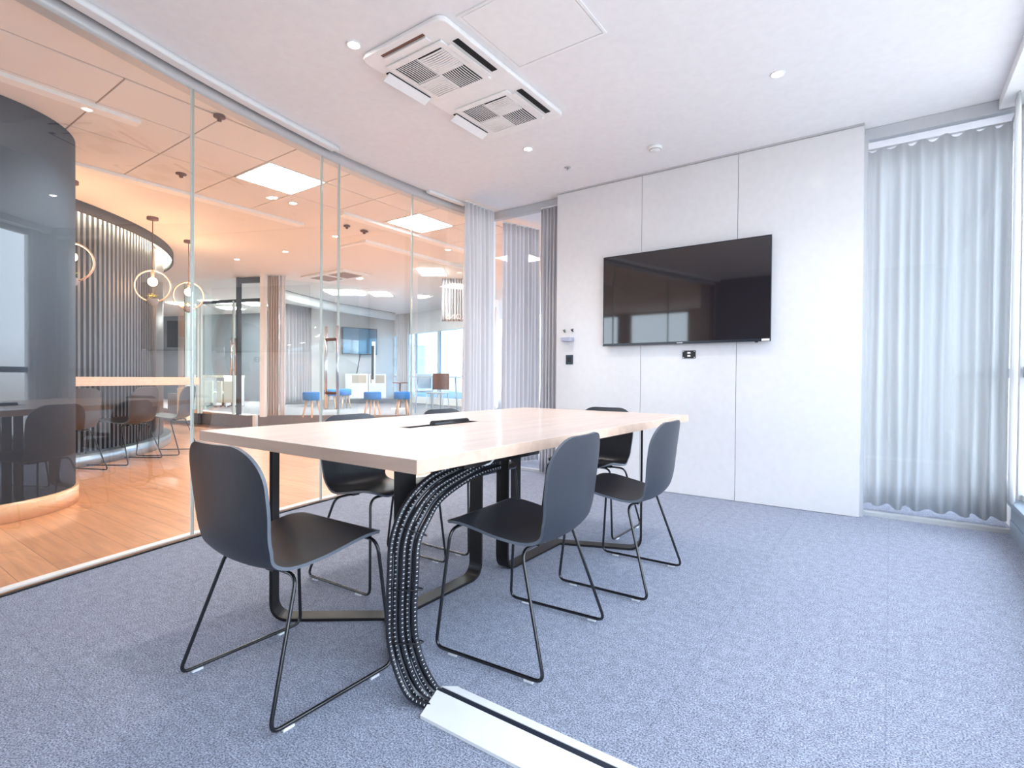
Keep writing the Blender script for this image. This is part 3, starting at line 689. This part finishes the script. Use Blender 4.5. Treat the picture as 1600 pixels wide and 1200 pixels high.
specs = [(None, -1.645, 1.002, 1.5),
         ('black sled chair on the right of the table, nearest the camera', -1.140, 1.690, 94),
         ('black sled chair on the right of the table, nearer the television', -1.098, 2.515, 92),
         ('black sled chair on the left of the table, tucked in at the near half', -2.135, 1.812, -88),
         ('black sled chair on the left of the table, tucked in at the far half', -2.120, 2.500, -90),
         ('black sled chair at the far end of the table, before the panel wall', -1.640, 3.215, 180)]
for i, (lab, x, y, a) in enumerate(specs):
    c = chair0 if i == 0 else copy_tree(chair0)
    if lab: c['label'] = lab
    c.location = (x, y, 0); c.rotation_euler = (0, 0, R(a)); c['group'] = 'black chairs round the meeting table'

# ============================================================ LOBBY
# dark round column with a wood plinth
cc = (-5.53, 0.72)
def circ(c, r, n=64): return [(c[0]+r*math.cos(2*math.pi*k/n), c[1]+r*math.sin(2*math.pi*k/n)) for k in range(n)]
colm = thing('column', 'large round dark lacquered column on a wooden plinth, behind the glass at left', 'column', (cc[0], cc[1], 0))
obj('shaft', MB().prism(circ(cc, 0.715, 96), 0.13, H, sm=True), column_m, colm, world=Mx(colm))
obj('plinth', MB().prism(circ(cc, 0.735, 96), 0.0, 0.13, sm=True), plinth_w, colm, world=Mx(colm))

# curved slatted wall
DC = (-10.49, -0.09); DR = 3.93
def arc(r, a0, a1, n): return [(DC[0]+r*math.cos(R(a0+(a1-a0)*k/n)), DC[1]+r*math.sin(R(a0+(a1-a0)*k/n))) for k in range(n+1)]
sl = thing('slatted_wall', 'curved dark slatted drum wall with a lit cove along its top', 'feature wall', (DC[0], DC[1], 0))
obj('core', MB().prism(circ(DC, DR-0.17, 160), 0.0, H, sm=True), slat_gap, sl, world=Mx(sl))
sb = MB(); a = 0.0
while a < 56:
    x, y = DC[0]+(DR-0.15)*math.cos(R(a)), DC[1]+(DR-0.15)*math.sin(R(a)); sb.obox((x, y, (0.14+H)/2), 0.022, 0.0165, (H-0.14)/2, R(a)); a += 1.12
obj('slats', sb, slat_m, sl, world=Mx(sl))
obj('end_panel', MB().prism(arc(DR-0.10, 56, 100, 44)+list(reversed(arc(DR-0.165, 56, 100, 44))), 0.14, H-0.1, sm=True), slat_m, sl, world=Mx(sl))
obj('fascia', MB().prism(arc(DR+0.03, -5, 100, 90)+list(reversed(arc(DR+0.005, -5, 100, 90))), H-0.115, H, sm=True), band_m, sl, world=Mx(sl))
obj('cove_light', MB().prism(arc(DR+0.003, -5, 100, 90)+list(reversed(arc(DR-0.012, -5, 100, 90))), H-0.055, H-0.035, sm=True), led_m, sl, world=Mx(sl))
obj('skirting', MB().prism(arc(DR+0.0, -5, 100, 90)+list(reversed(arc(DR-0.165, -5, 100, 90))), 0.0, 0.14, sm=True), skirt_m, sl, world=Mx(sl))

# wooden bar counter
ct = thing('bar_counter', 'long thick pale wood bar counter in front of the slatted wall', 'counter', (-7.2, 2.5, 0))
slab = [(-6.72, 1.20), (-6.95, 1.86), (-7.44, 3.27), (-7.95, 3.40)] + [p for p in reversed(arc(DR+0.04, 21, 58, 14))]
obj('countertop', MB().prism(slab, 0.885, 0.985), counter_w, ct, bevel=0.004, world=Mx(ct))

# chairs under the bar counter
lob_labels = ['brown sled chair half hidden behind the dark column, under the bar counter', 'brown sled chair under the middle of the bar counter', 'black sled chair under the right end of the bar counter']
chB = make_chair(lob_labels[0], shell=brown_shell)
for i, (x, y, m_) in enumerate(((-6.55, 1.74, 0), (-6.99, 2.46, 0), (-7.43, 3.10, 1))):
    c = chB if i == 0 else copy_tree(chair0 if m_ else chB)
    a = math.atan2(y-DC[1], x-DC[0])
    k = 0.20; px, py = x-math.cos(a)*k, y-math.sin(a)*k
    c.location = (px, py, 0); c.rotation_euler = (0, 0, a+R(90)); c.scale = (1.09, 1.09, 1.09); c['label'] = lob_labels[i]; c['group'] = 'chairs at the bar counter'

# ring pendants
def pendant(x, y, zc, label, r=0.185):
    p = thing('pendant_lamp', label, 'pendant lamp', (x, y, H), 0, 'ring pendants over the bar counter')
    obj('canopy', MB().lathe([(0.06, 0), (0.06, -0.03), (0.0001, -0.032)], n=20), brown_m, p)
    obj('cord', MB().tube([(0, 0, -0.03), (0, 0, zc+r-H)], 0.005, 6), brown_m, p)
    yv = R(35+ 20); ring = []
    for k in range(40):
        a = 2*math.pi*k/40; u = r*math.cos(a); ring.append((u*math.cos(yv), u*math.sin(yv), zc-H+r*math.sin(a)))
    obj('ring', MB().tube(ring, 0.009, 8, closed=True), copper, p)
    obj('bulb', MB().sphere((0, 0, zc-H+0.05), 0.05, 14), bulb_e, p)
    obj('lamp_holder', MB().lathe([(0.018, 0.10), (0.018, r-0.01)], (0, 0, zc-H), 10), copper, p)
    b = obj('glass_bowl', MB().lathe([(0.0001, -0.07), (0.045, -0.055), (0.062, -0.02), (0.058, 0.015)], (0, 0, zc-H-r+0.02), 18), mat('smoky_bowl', (0.35, 0.33, 0.34), 0.2), p)
    lv = MB(); rnd = random.Random(3)
    for k in range(22):
        a = rnd.uniform(0, 6.28); rr = rnd.uniform(0.01, 0.05); z = zc-H-r+0.04+rnd.uniform(0, 0.04)
        c = Vector((rr*math.cos(a), rr*math.sin(a), z)); d = Vector((math.cos(a), math.sin(a), 0.6)).normalized()*0.03; s_ = Vector((-math.sin(a), math.cos(a), 0))*0.011
        lv.add([c, c+d*0.5+s_, c+d, c+d*0.5-s_], [(0, 1, 2, 3)])
    obj('plant', lv, leaf_m, b)
    d = bpy.data.lights.new('pendant_glow', 'POINT'); d.energy = 16; d.color = (1, 0.55, 0.28); d.shadow_soft_size = 0.05
    o = bpy.data.objects.new('pendant_glow', d); COL.objects.link(o); o.parent = p; o.location = (0, 0, zc-H+0.11)
pendant(-7.10, 2.60, 2.06, 'glowing ring pendant with a small plant, fully visible before the slatted wall')
pendant(-7.90, 3.33, 2.11, 'glowing ring pendant beyond the first, behind the glass joint')
pendant(-6.42, 1.66, 2.09, 'ring pendant mostly hidden behind the dark column')

# lobby ceiling: tile field, white bands and grooves
def cell(x0, x1, y0, y1, z=H): return MB().box(x0, x1, y0, y1, z-0.006, z-0.0005)
tx = [-5.82, -5.20, -4.58]; ty = [-0.55, 0.065, 0.675, 1.285, 1.885, 2.49, 3.075]
tl = MB(); g = 0.006
for xa, xb in ((-5.80, -5.00), (-5.00, -4.42), (-4.42, -3.93)):
    for ya, yb in zip(ty[:-1], ty[1:]): tl.box(xa+g, xb-g, ya+g, yb-g, H-0.008, H-0.0005)
for xa, xb in ((-5.00, -4.42), (-4.42, -3.93)):
    for ya, yb in ((3.075, 3.66), (3.66, 4.25), (4.25, 4.84), (4.84, 5.45), (5.45, 6.1)): tl.box(xa+g, xb-g, ya+g, yb-g, H-0.008, H-0.0005)
tl.box(-5.80+g, -5.0-g, 3.075+g, 3.72, H-0.008, H-0.0005)
struct('trim_12', tl, tile_m)
struct('trim_13', MB().box(-5.80, -3.93, -0.55, 3.72, H-0.0012, H-0.0002).box(-5.0, -3.93, 3.72, 6.1, H-0.0012, H-0.0002), groove_m)
for i, bxs in enumerate(((-4.55, -4.46, -1.0, 1.56), (-5.92, -5.80, 1.2, 3.74), (-5.14, -5.02, 3.74, 6.0))):
    struct('trim_%d' % (14+i), MB().box(*bxs, H-0.035, H), white_band)
lg = MB().ribbon([(cx(y)-0.14-0.03*(y-1.3)*0.3, y) for y in (1.3, 1.7, 2.2, 2.7, 3.3, 3.85)], 0.09, H-0.018, H-0.0005)
one('linear_vent', lg, white_band, 'long white linear air diffuser in the lobby ceiling along the glass', 'vent')
struct('trim_17', MB().box(-5.90, -5.80, 4.66, 6.9, H-0.04, H).box(-6.45, -5.90, 4.68, 4.74, H-0.02, H), white_band)

def light_panel(x0, x1, y0, y1, label, m=panel_l, z=H, name='ceiling_light_panel', group=None):
    p = thing(name, label, 'ceiling light', ((x0+x1)/2, (y0+y1)/2, z), 0, group)
    obj('frame', MB().box(x0, x1, y0, y1, z-0.014, z-0.009), white_trim, p, world=Mx(p))
    obj('diffuser', MB().box(x0+0.015, x1-0.015, y0+0.015, y1-0.015, z-0.017, z-0.0145), m, p, world=Mx(p))
light_panel(-4.985, -4.40, 2.50, 3.07, 'square lit panel in the lobby ceiling, the larger one nearer the camera')
light_panel(-4.91, -4.36, 4.25, 4.83, 'square lit panel in the lobby ceiling, second from the camera')
for i, (x, y) in enumerate(((-4.60, 1.461), (-5.228, 3.016), (-5.223, 3.236), (-6.007, 4.332), (-5.262, 5.713), (-7.363, 4.44), (-8.496, 4.292))):
    labs = ['bright lobby downlight beside the dark column top', 'first of two small lobby downlights under the large lit panel', 'second of two small lobby downlights under the large lit panel', 'small lobby downlight beyond the narrow glass pane', 'lobby downlight just left of the gathered partition curtain', 'dim lobby downlight above the far curtained column', 'lobby downlight beside the far pendant, beyond the glass joint']
    downlight(x, y, labs[i], z=H-(0.009 if i in (1, 2, ) else 0.0), r=0.05, power=(50 if i < 5 else 35), col=(1, 0.90, 0.80))
for i, (x, y, r) in enumerate(((-5.328, 2.181, 0.045), (-5.46, 4.103, 0.04), (-5.466, 4.37, 0.05), (-3.93, 1.86, 0.04))):
    labs = ['small round brown sprinkler rose in the lobby ceiling tile', 'small dark ceiling rose beyond the narrow glass pane, left one', 'small dark ceiling rose beyond the narrow glass pane, right one', 'small ceiling sensor hanging just beyond the partition header']
    one('ceiling_rose', MB().lathe([(r, 0), (r, -0.008), (r*0.4, -0.012), (r*0.35, -0.035), (0.0001, -0.037)], n=18), brown_m, labs[i], 'ceiling fitting', (x, y, H-0.008))

# lobby air conditioner
ac = thing('air_conditioner', 'small ceiling air conditioner far off in the lobby', 'air conditioner', (-8.3, 6.0, H), R(0))
obj('housing', MB().box(-0.62, 0.62, -0.32, 0.32, -0.03, -0.001), white_plastic, ac, bevel=0.01)
obj('grille', MB().box(-0.5, -0.06, -0.2, 0.2, -0.034, -0.030).box(0.06, 0.5, -0.2, 0.2, -0.034, -0.030), mat('far_grille', (0.35, 0.26, 0.22), 0.6), ac)

# ---------------- raised platform and glass offices far behind
ZP = 0.27
def V3(p, z): return (p.x, p.y, z)
KL = [(-13.2, 5.15), (-9.75, 5.30), (-8.75, 6.15), (-7.6, 7.3), (-6.6, 8.6), (-6.0, 9.9)]
struct('floor_platform', MB().prism([(-20, 5.0)]+KL+[(-5.6, 12), (-20, 22)], 0.0, ZP), carpet2)
kb = MB()
for a, b in zip(KL[:-1], KL[1:]):
    a = Vector(a); b = Vector(b); d = (b-a).normalized(); n = Vector((d.y, -d.x)); c = (a+b)/2+n*0.012
    kb.obox((c.x, c.y, ZP/2+0.001), (b-a).length/2+0.01, 0.012, ZP/2, math.atan2(d.y, d.x))
struct('trim_18', kb, kerb_m)
struct('trim_19', MB().box(-13.2, -9.75, 5.10, 5.30, ZP, ZP+0.012), white_trim)
struct('trim_20', MB().obox((-9.72, 5.26, ZP/2), 0.035, 0.03, ZP/2+0.01, 0.4), white_trim)
# black mullion, black transom and glass front
mm = at(373, 10.0)
one('glass_front_post', MB().box(-0.035, 0.035, -0.035, 0.035, 0, H-ZP), black_m, 'black upright post of the glass office front', 'post', (mm.x, mm.y, ZP))
mm2 = at(320, 10.2)
a = at(318, 10.35); b = at(410, 9.9); d = (b-a)
struct('trim_21', MB().obox(((a.x+b.x)/2, (a.y+b.y)/2, 2.44), d.length/2, 0.02, 0.03, math.atan2(d.y, d.x)), black_m)
a = at(374, 10.0); b = at(410, 9.9); d = b-a
struct('trim_22', MB().obox(((a.x+b.x)/2, (a.y+b.y)/2, H-0.06), d.length/2, 0.03, 0.05, math.atan2(d.y, d.x)), black_m)
gp = [at(278, 10.6), at(373, 10.05), at(408, 9.95), at(480, 10.4), at(560, 10.9)]
struct('window_20', MB().ribbon([(p.x, p.y) for p in gp], 0.012, ZP, H), glass('office_glass', (0.94, 0.975, 0.98), k=1.1))
for i, (px, dd) in enumerate(((290, 10.5), (309, 10.4), (314, 10.35), (365, 10.1))):
    p = at(px, dd)
    struct('trim_%d' % (23+i), MB().box(p.x-0.02, p.x+0.02, p.y-0.02, p.y+0.02, ZP, 2.44 if i else H), glass_e)
# office door pull
p = at(361, 10.0)
dp = thing('door_pull', 'slim steel pull handle on the distant glass office door', 'door handle', (p.x, p.y, 1.3))
obj('grip', MB().tube([(0, 0, -0.28), (0, 0, 0.42)], 0.02, 8), chrome, dp)
obj('grip', MB().tube([(0.06, 0.05, -0.28), (0.06, 0.05, 0.42)], 0.02, 8), chrome, dp)
obj('standoff', MB().tube([(0, 0, 0.32), (0.06, 0.05, 0.32)], 0.015, 6).tube([(0, 0, -0.18), (0.06, 0.05, -0.18)], 0.015, 6), chrome, dp)
# curtained column at px 410-440
def far_curtain(label, pa, da, pb, db, z0, z1, m, n, amp, seed):
    a = at(pa, da); b = at(pb, db); return curtain('curtain', label, (a.x, a.y), (b.x, b.y), amp, n, z0, z1, m, seed)
pc = at(411.5, 9.6)
struct('wall_pier', MB().obox((pc.x, pc.y, (H+ZP)/2), 0.045, 0.045, (H-ZP)/2, R(36)), white_trim)
far_curtain('beige gathered curtain beside the black-framed distant glass office', 418, 9.7, 436, 9.7, ZP+0.02, H-0.02, drape_b, 5, 0.035, 21)
far_curtain('narrow white curtain edge right of the distant beige curtain', 437, 9.75, 446, 9.75, ZP+0.02, H-0.02, drape, 2, 0.03, 22)
far_curtain('grey gathered curtain on the far white wall, left of the distant television', 446, 13.0, 486, 13.8, ZP+0.08, 2.80, drape_d, 9, 0.06, 23)
far_curtain('pale gathered curtain right of the distant television wall', 619, 15.6, 640, 15.4, ZP+0.08, 2.95, drape, 6, 0.07, 24)
far_curtain('grey striped pleated curtain high up, next to the near gathered curtain', 690, 9.9, 740, 9.9, 2.06, H-0.01, drape_d, 12, 0.04, 25)
# far walls
def wall_between(n, pa, da, pb, db, z0, z1, m, t=0.08):
    a = at(pa, da); b = at(pb, db); return struct(n, MB().ribbon([(a.x, a.y), (b.x, b.y)], t, z0, z1, sm=False), m)
wall_between('wall_far_1', 150, 17.5, 412, 15.5, 0.0, H, far_dark)
wall_between('wall_far_2', 440, 13.9, 617, 16.3, 0.0, H+0.1, far_white)
wall_between('wall_far_3', 408, 15.5, 440, 13.9, 0.0, H, far_dark)
wall_between('baseboard_far', 440, 13.85, 640, 16.2, ZP, ZP+0.10, far_grey)
# window wall far right of the lobby
a = at(617, 16.3); b = at(775, 12.6); d = b-a; L = d.length; d.normalize(); ang = math.atan2(d.y, d.x)
for k in range(4):
    c = a+d*(L*(k+0.5)/4); f = MB(); hw = L/8
    f.obox((c.x, c.y, 0.36), hw, 0.04, 0.10, ang).obox((c.x, c.y, 2.62), hw, 0.05, 0.34, ang).obox((c.x, c.y, 1.05), hw, 0.03, 0.02, ang)
    e_ = c+d*hw; f.obox((e_.x, e_.y, 1.5), 0.035, 0.04, 1.2, ang); e_ = c-d*hw; f.obox((e_.x, e_.y, 1.5), 0.035, 0.04, 1.2, ang)
    o = struct('window_%d' % (21+k), f, white_trim)
    obj('pane', MB().obox((c.x, c.y, 1.4), hw-0.03, 0.006, 0.95, ang), glass('far_pane', (0.62, 0.82, 0.95), 1.0) if 'far_pane' not in MAT else MAT['far_pane'], o)
# bulkhead curve above the far wall
bk = [at(441, 11.3), at(470, 12.0), at(520, 13.2), at(617, 15.3)]
struct('trim_28', MB().ribbon([(p.x, p.y) for p in bk], 0.15, H-0.20, H), white_trim)
struct('trim_29', MB().ribbon([(p.x, p.y) for p in bk], 0.16, H-0.012, H), black_m)
# far television with its wall shelf
ta = at(534, 14.9); tb2 = at(588, 15.6); c = (ta+tb2)/2; d = tb2-ta
ft = thing('television', 'small distant television on the far wall, seen through the glass', 'television', (c.x, c.y, 2.0), math.atan2(d.y, d.x))
hw = d.length/2
obj('casing', MB().box(-hw, hw, -0.04, 0.04, -0.34, 0.42), black_plastic, ft, bevel=0.005)
obj('screen', MB().box(-hw+0.02, hw-0.02, -0.048, -0.04, -0.32, 0.40), mat('far_screen', (0.10, 0.22, 0.34), 0.05, coat=1.0), ft)
def far_cab(label, pa, da, pb, db, z0, z1, open_=True):
    a = at(pa, da); b = at(pb, db); c = (a+b)/2; d = b-a; hw = d.length/2
    t = thing('cabinet', label, 'cabinet', (c.x, c.y, z0), math.atan2(d.y, d.x)); h = z1-z0
    obj('carcass', MB().box(-hw, hw, -0.2, 0.2, 0, h), white_plastic, t, bevel=0.004)
    obj('niche', MB().box(-hw+0.05, hw-0.05, -0.205, -0.2, h*0.62, h*0.95), cream if False else mat('tan_niche', (0.55, 0.46, 0.36), 0.7), t)
    obj('door', MB().box(-hw+0.03, hw-0.03, -0.212, -0.2, h*0.03, h*0.58), white_trim, t)
far_cab('low white cabinet with a tan niche under the distant television, left one', 543, 14.6, 571, 14.9, 0.42, 1.10)
far_cab('low white cabinet with a tan niche under the distant television, right one', 573, 14.95, 600, 15.2, 0.42, 1.10)
p = at(583.5, 14.3)
one('thin_post', MB().box(-0.05, 0.05, -0.02, 0.02, 0, 1.15), white_trim, 'slim pale post standing before the distant television', 'post', (p.x, p.y, ZP+0.55))
p = at(582, 14.25)
one('wall_stand', MB().box(-0.03, 0.03, -0.015, 0.015, 0.0, 0.9), black_m, 'thin black upright below the distant television', 'stand', (p.x, p.y, 0.95))
p = at(565, 14.3); q = at(560, 14.3)
obj('power_lead', MB().tube([(0.02, 0, -0.33), (-0.10, -0.02, -0.92), (0.05, -0.02, -0.93)], 0.012, 6), black_m, ft)

# blue stools
def make_stool(label):
    t = thing('stool', label, 'stool')
    obj('seat', MB().lathe([(0.0001, 0.31), (0.15, 0.31), (0.163, 0.325), (0.163, 0.44), (0.15, 0.457), (0.0001, 0.46)], n=24), blue_fab, t)
    for k in range(4):
        a = R(45+90*k+10); obj('leg', MB().tube([(0.09*math.cos(a), 0.09*math.sin(a), 0.31), (0.155*math.cos(a), 0.155*math.sin(a), 0.0)], [0.02, 0.013], 8), stool_wood, t)
    return t
st0 = make_stool('blue felt stool on pale splayed legs, far left one beside the distant grey curtain')
for i, (px, dd, lab) in enumerate(((487.5, 9.6, None), (518, 12.0, 'blue stool seen through the steel pull handles'), (538, 12.4, 'blue stool just right of the steel pull handles'),
                                   (582, 10.1, 'bright blue stool below the distant television'), (628.5, 10.4, 'bright blue stool in front of the distant pedestal table'))):
    s_ = st0 if i == 0 else copy_tree(st0)
    if lab: s_['label'] = lab
    p = at(px, dd); s_.location = (p.x, p.y, ZP); s_.rotation_euler = (0, 0, i*0.6); s_['group'] = 'blue stools beyond the lobby'
# pedestal table
p = at(625, 12.3)
pt_ = thing('pedestal_table', 'small round high pedestal table behind the right-hand blue stool', 'table', (p.x, p.y, ZP))
obj('table_top', MB().lathe([(0.0001, 0.60), (0.18, 0.60), (0.18, 0.625), (0.0001, 0.625)], n=24), brown_m, pt_)
obj('pole', MB().tube([(0, 0, 0.02), (0, 0, 0.60)], 0.02, 10), brown_m, pt_)
obj('base', MB().lathe([(0.0001, 0.025), (0.20, 0.02), (0.20, 0.0)], n=24), white_trim, pt_)
# tall cafe table and two slim chairs by the bright window
p = at(682, 11.0)
ht = thing('cafe_table', 'slim dark high cafe table before the bright bluish windows', 'table', (p.x, p.y, ZP))
obj('table_top', MB().box(-0.42, 0.42, -0.3, 0.3, 0.73, 0.76), steelblue, ht)
for sx in (-0.36, 0.36):
    for sy in (-0.25, 0.25): obj('leg', MB().tube([(sx, sy, 0), (sx*0.9, sy*0.9, 0.73)], 0.015, 6), steelblue, ht)
def bar_chair(px, dd, lab, rz):
    p = at(px, dd); t = thing('cafe_chair', lab, 'chair', (p.x, p.y, ZP), rz)
    obj('seat', MB().box(-0.17, 0.17, -0.17, 0.17, 0.43, 0.46), steelblue, t, bevel=0.01)
    obj('backrest', MB().box(-0.17, 0.17, 0.16, 0.185, 0.50, 0.82), brown_m if px > 670 else steelblue, t, bevel=0.01)
    for sx in (-1, 1):
        for sy in (-1, 1): obj('leg', MB().tube([(sx*0.15, sy*0.15, 0.43), (sx*0.18, sy*0.18, 0)], 0.012, 6), steelblue, t)
bar_chair(662, 11.3, 'blue cafe chair at the left of the slim high table', 0.8)
bar_chair(684, 10.2, 'brown-backed cafe chair in front of the slim high table', 0.4)

# distant office: pale desk, cream partitions
a = at(322, 13.2); b = at(366, 13.0); c = (a+b)/2; d = b-a
dk = thing('desk', 'pale cream desk in the distant glass office', 'desk', (c.x, c.y, ZP), math.atan2(d.y, d.x))
obj('desk_top', MB().box(-d.length/2, d.length/2, -0.35, 0.35, 0.70, 0.76), cream, dk)
for s_ in (-1, 1): obj('leg', MB().box(s_*d.length/2-0.03, s_*d.length/2+0.03, -0.3, 0.3, 0, 0.70), white_trim, dk)
for i, (pa, pb, lab) in enumerate(((317, 333, 'wide cream office chair under the distant desk, left one'), (339, 347, 'narrow cream office chair under the distant desk, middle one'), (350, 366, 'wide cream office chair under the distant desk, right one'))):
    a = at(pa, 12.2); b = at(pb, 12.2); c = (a+b)/2; hw = (b-a).length/2
    t = thing('office_chair', lab, 'chair', (c.x, c.y, ZP), R(36), 'cream chairs at the distant desk')
    obj('backrest', MB().box(-hw, hw, -0.03, 0.03, 0.12, 0.62), cream, t, bevel=0.01)
    obj('seat', MB().box(-hw, hw, 0.03, 0.35, 0.32, 0.37), cream, t, bevel=0.01)
    obj('base', MB().tube([(0, 0.15, 0.03), (0, 0.15, 0.32)], 0.03, 8).tube([(-hw, 0.15, 0.02), (0, 0.15, 0.06), (hw, 0.15, 0.02)], 0.02, 6), black_m, t)
# cream cardboard box on the chair by the drum and grey low wall
p = at(288, 9.0)
one('low_wall_block', MB().box(-0.06, 0.10, -0.1, 0.1, 0.25, 0.80), mat('tan_box', (0.80, 0.66, 0.50), 0.6), 'tall tan carton beyond the end of the slatted wall', 'box', (p.x, p.y, 0.0), rz=R(36))
# grey credenza in front of the kerb on left
a = at(262, 11.6); b = at(309, 11.0)
struct('wall_low', MB().ribbon([(a.x, a.y), (b.x, b.y)], 0.1, 0, 0.62, sm=False), mat('blue_grey_low', (0.20, 0.23, 0.28), 0.5))
# exit sign
p = at(297, 13.5)
ex = thing('exit_sign', 'small green emergency exit sign hanging in the distance', 'sign', (p.x, p.y, 2.56), R(36))
obj('box', MB().box(-0.13, 0.13, -0.02, 0.02, -0.07, 0.07), green_m, ex)
obj('hanger', MB().box(-0.11, -0.10, -0.004, 0.004, 0.07, H-2.56).box(0.10, 0.11, -0.004, 0.004, 0.07, H-2.56), chrome, ex)
obj('arrow', MB().box(-0.09, -0.01, -0.024, -0.02, -0.012, 0.012).box(0.03, 0.06, -0.024, -0.02, -0.05, 0.05), white_trim, ex)
# dark screen on the far dark wall
a = at(270, 12.2); p = a
one('wall_screen', MB().box(-0.30, 0.30, -0.03, 0.03, -0.30, 0.30), black_m, 'black screen on the far dark wall beyond the slatted drum', 'screen', (at(283, 12.0).x, at(283, 12.0).y, 1.95), rz=R(36))

# far ceiling panels (round and square lamps)
def far_panel(px, dd, wx, wy, lab, rz=R(36), z=H-0.001):
    p = at(px, dd); t = thing('ceiling_light_panel', lab, 'ceiling light', (p.x, p.y, z), rz)
    obj('diffuser', MB().box(-wx, wx, -wy, wy, -0.02, -0.001), panel_f, t)
    obj('frame', MB().box(-wx-0.02, wx+0.02, -wy-0.02, wy+0.02, -0.008, -0.0005), white_trim, t)
    if wx > 0.1:
        l = area('panel_light', (0, 0, -0.04), (0, 0, 0), 2*wx, 2*wy, 32 if px < 650 else 10, (1, 0.97, 0.93)); l.parent = t
far_panel(338, 13.2, 0.30, 0.28, 'long lit panel in the distant office ceiling, nearest one')
far_panel(360, 14.4, 0.25, 0.25, 'lit panel in the distant office ceiling, behind the nearest one')
far_panel(396, 13.5, 0.22, 0.3, 'lit panel in the distant office ceiling, right of the black post')
far_panel(284, 13.6, 0.22, 0.3, 'lit panel in the distant ceiling, just right of the slatted wall')
far_panel(538, 11.6, 0.36, 0.32, 'lit panel in the distant ceiling before the far television')
far_panel(595, 11.8, 0.20, 0.26, 'small lit panel in the distant ceiling right of the far television')
far_panel(674, 9.3, 0.22, 0.30, 'lit panel in the ceiling before the striped high curtain')
far_panel(560, 9.9, 0.05, 0.05, 'tiny square lamp in the distant ceiling')
ga, gb = at(652, 8.54), at(748, 8.54)
struct('window_30', MB().ribbon([(ga.x, ga.y), (gb.x, gb.y)], 0.012, ZP, H, sm=False), MAT['office_glass'])
# mirrored lettering on the glass, seen from behind
def glass_text(body, px, dd, z, size, lab, name='glass_lettering'):
    cu = bpy.data.curves.new(name, 'FONT'); cu.body = body; cu.size = size; cu.extrude = 0.004; cu.space_character = 1.12
    o = bpy.data.objects.new(name, cu); p = at(px, dd)
    # letters face away from this room, so they read backwards from here
    o.matrix_world = Matrix.Translation((p.x, p.y, z)) @ Matrix.Rotation(yaw+math.pi, 4, 'Z') @ Matrix.Rotation(R(90), 4, 'X')
    COL.objects.link(o); bpy.context.view_layer.update()
    me = bpy.data.meshes.new_from_object(o.evaluated_get(bpy.context.evaluated_depsgraph_get()))
    mw = o.matrix_world.copy(); bpy.data.objects.remove(o); me.materials.clear(); me.materials.append(white_trim)
    o = bpy.data.objects.new(name, me); o.matrix_world = mw; COL.objects.link(o)
    return tag(o, lab, 'lettering')
glass_text('SALONS', 741, 8.5, 1.95, 0.118, 'white capital lettering on distant glass, reading backwards')

# ------------------------------------------------------------ next room, seen left of the panel wall
struct('wall_next_pier', MB().box(-4.6, -4.2, 7.2, 7.8, 0, 2.77), far_dark)
light_panel(-1.9, -1.3, 6.6, 7.2, 'lit square panel in the ceiling of the next room', group=None)
light_panel(-2.9, -2.3, 8.2, 8.8, 'second lit square panel in the ceiling of the next room')
# lobby back window piers (bright daylight behind them shows in the television)
pr = MB().box(-22, -2.6, -5.1, -5.0, 0, 0.3).box(-22, -2.6, -5.1, -5.0, 2.80, H)
for x in (-2.75, -4.2, -6.2, -8.2, -11, -14): pr.box(x-0.2, x+0.2, -5.1, -5.0, 0.3, 2.80)
struct('wall_lobby_front', pr, far_white)
struct('wall_lobby_end', MB().box(-22.1, -22, -5, 22, 0, H), far_white)
struct('wall_corridor', MB().box(-3.0, -2.68, -5.0, -1.3, 0, H), far_white)
area('window_portal', (-7.5, -5.05, 1.35), (R(-90), 0, 0), 10, 2.5, 1, portal=True)
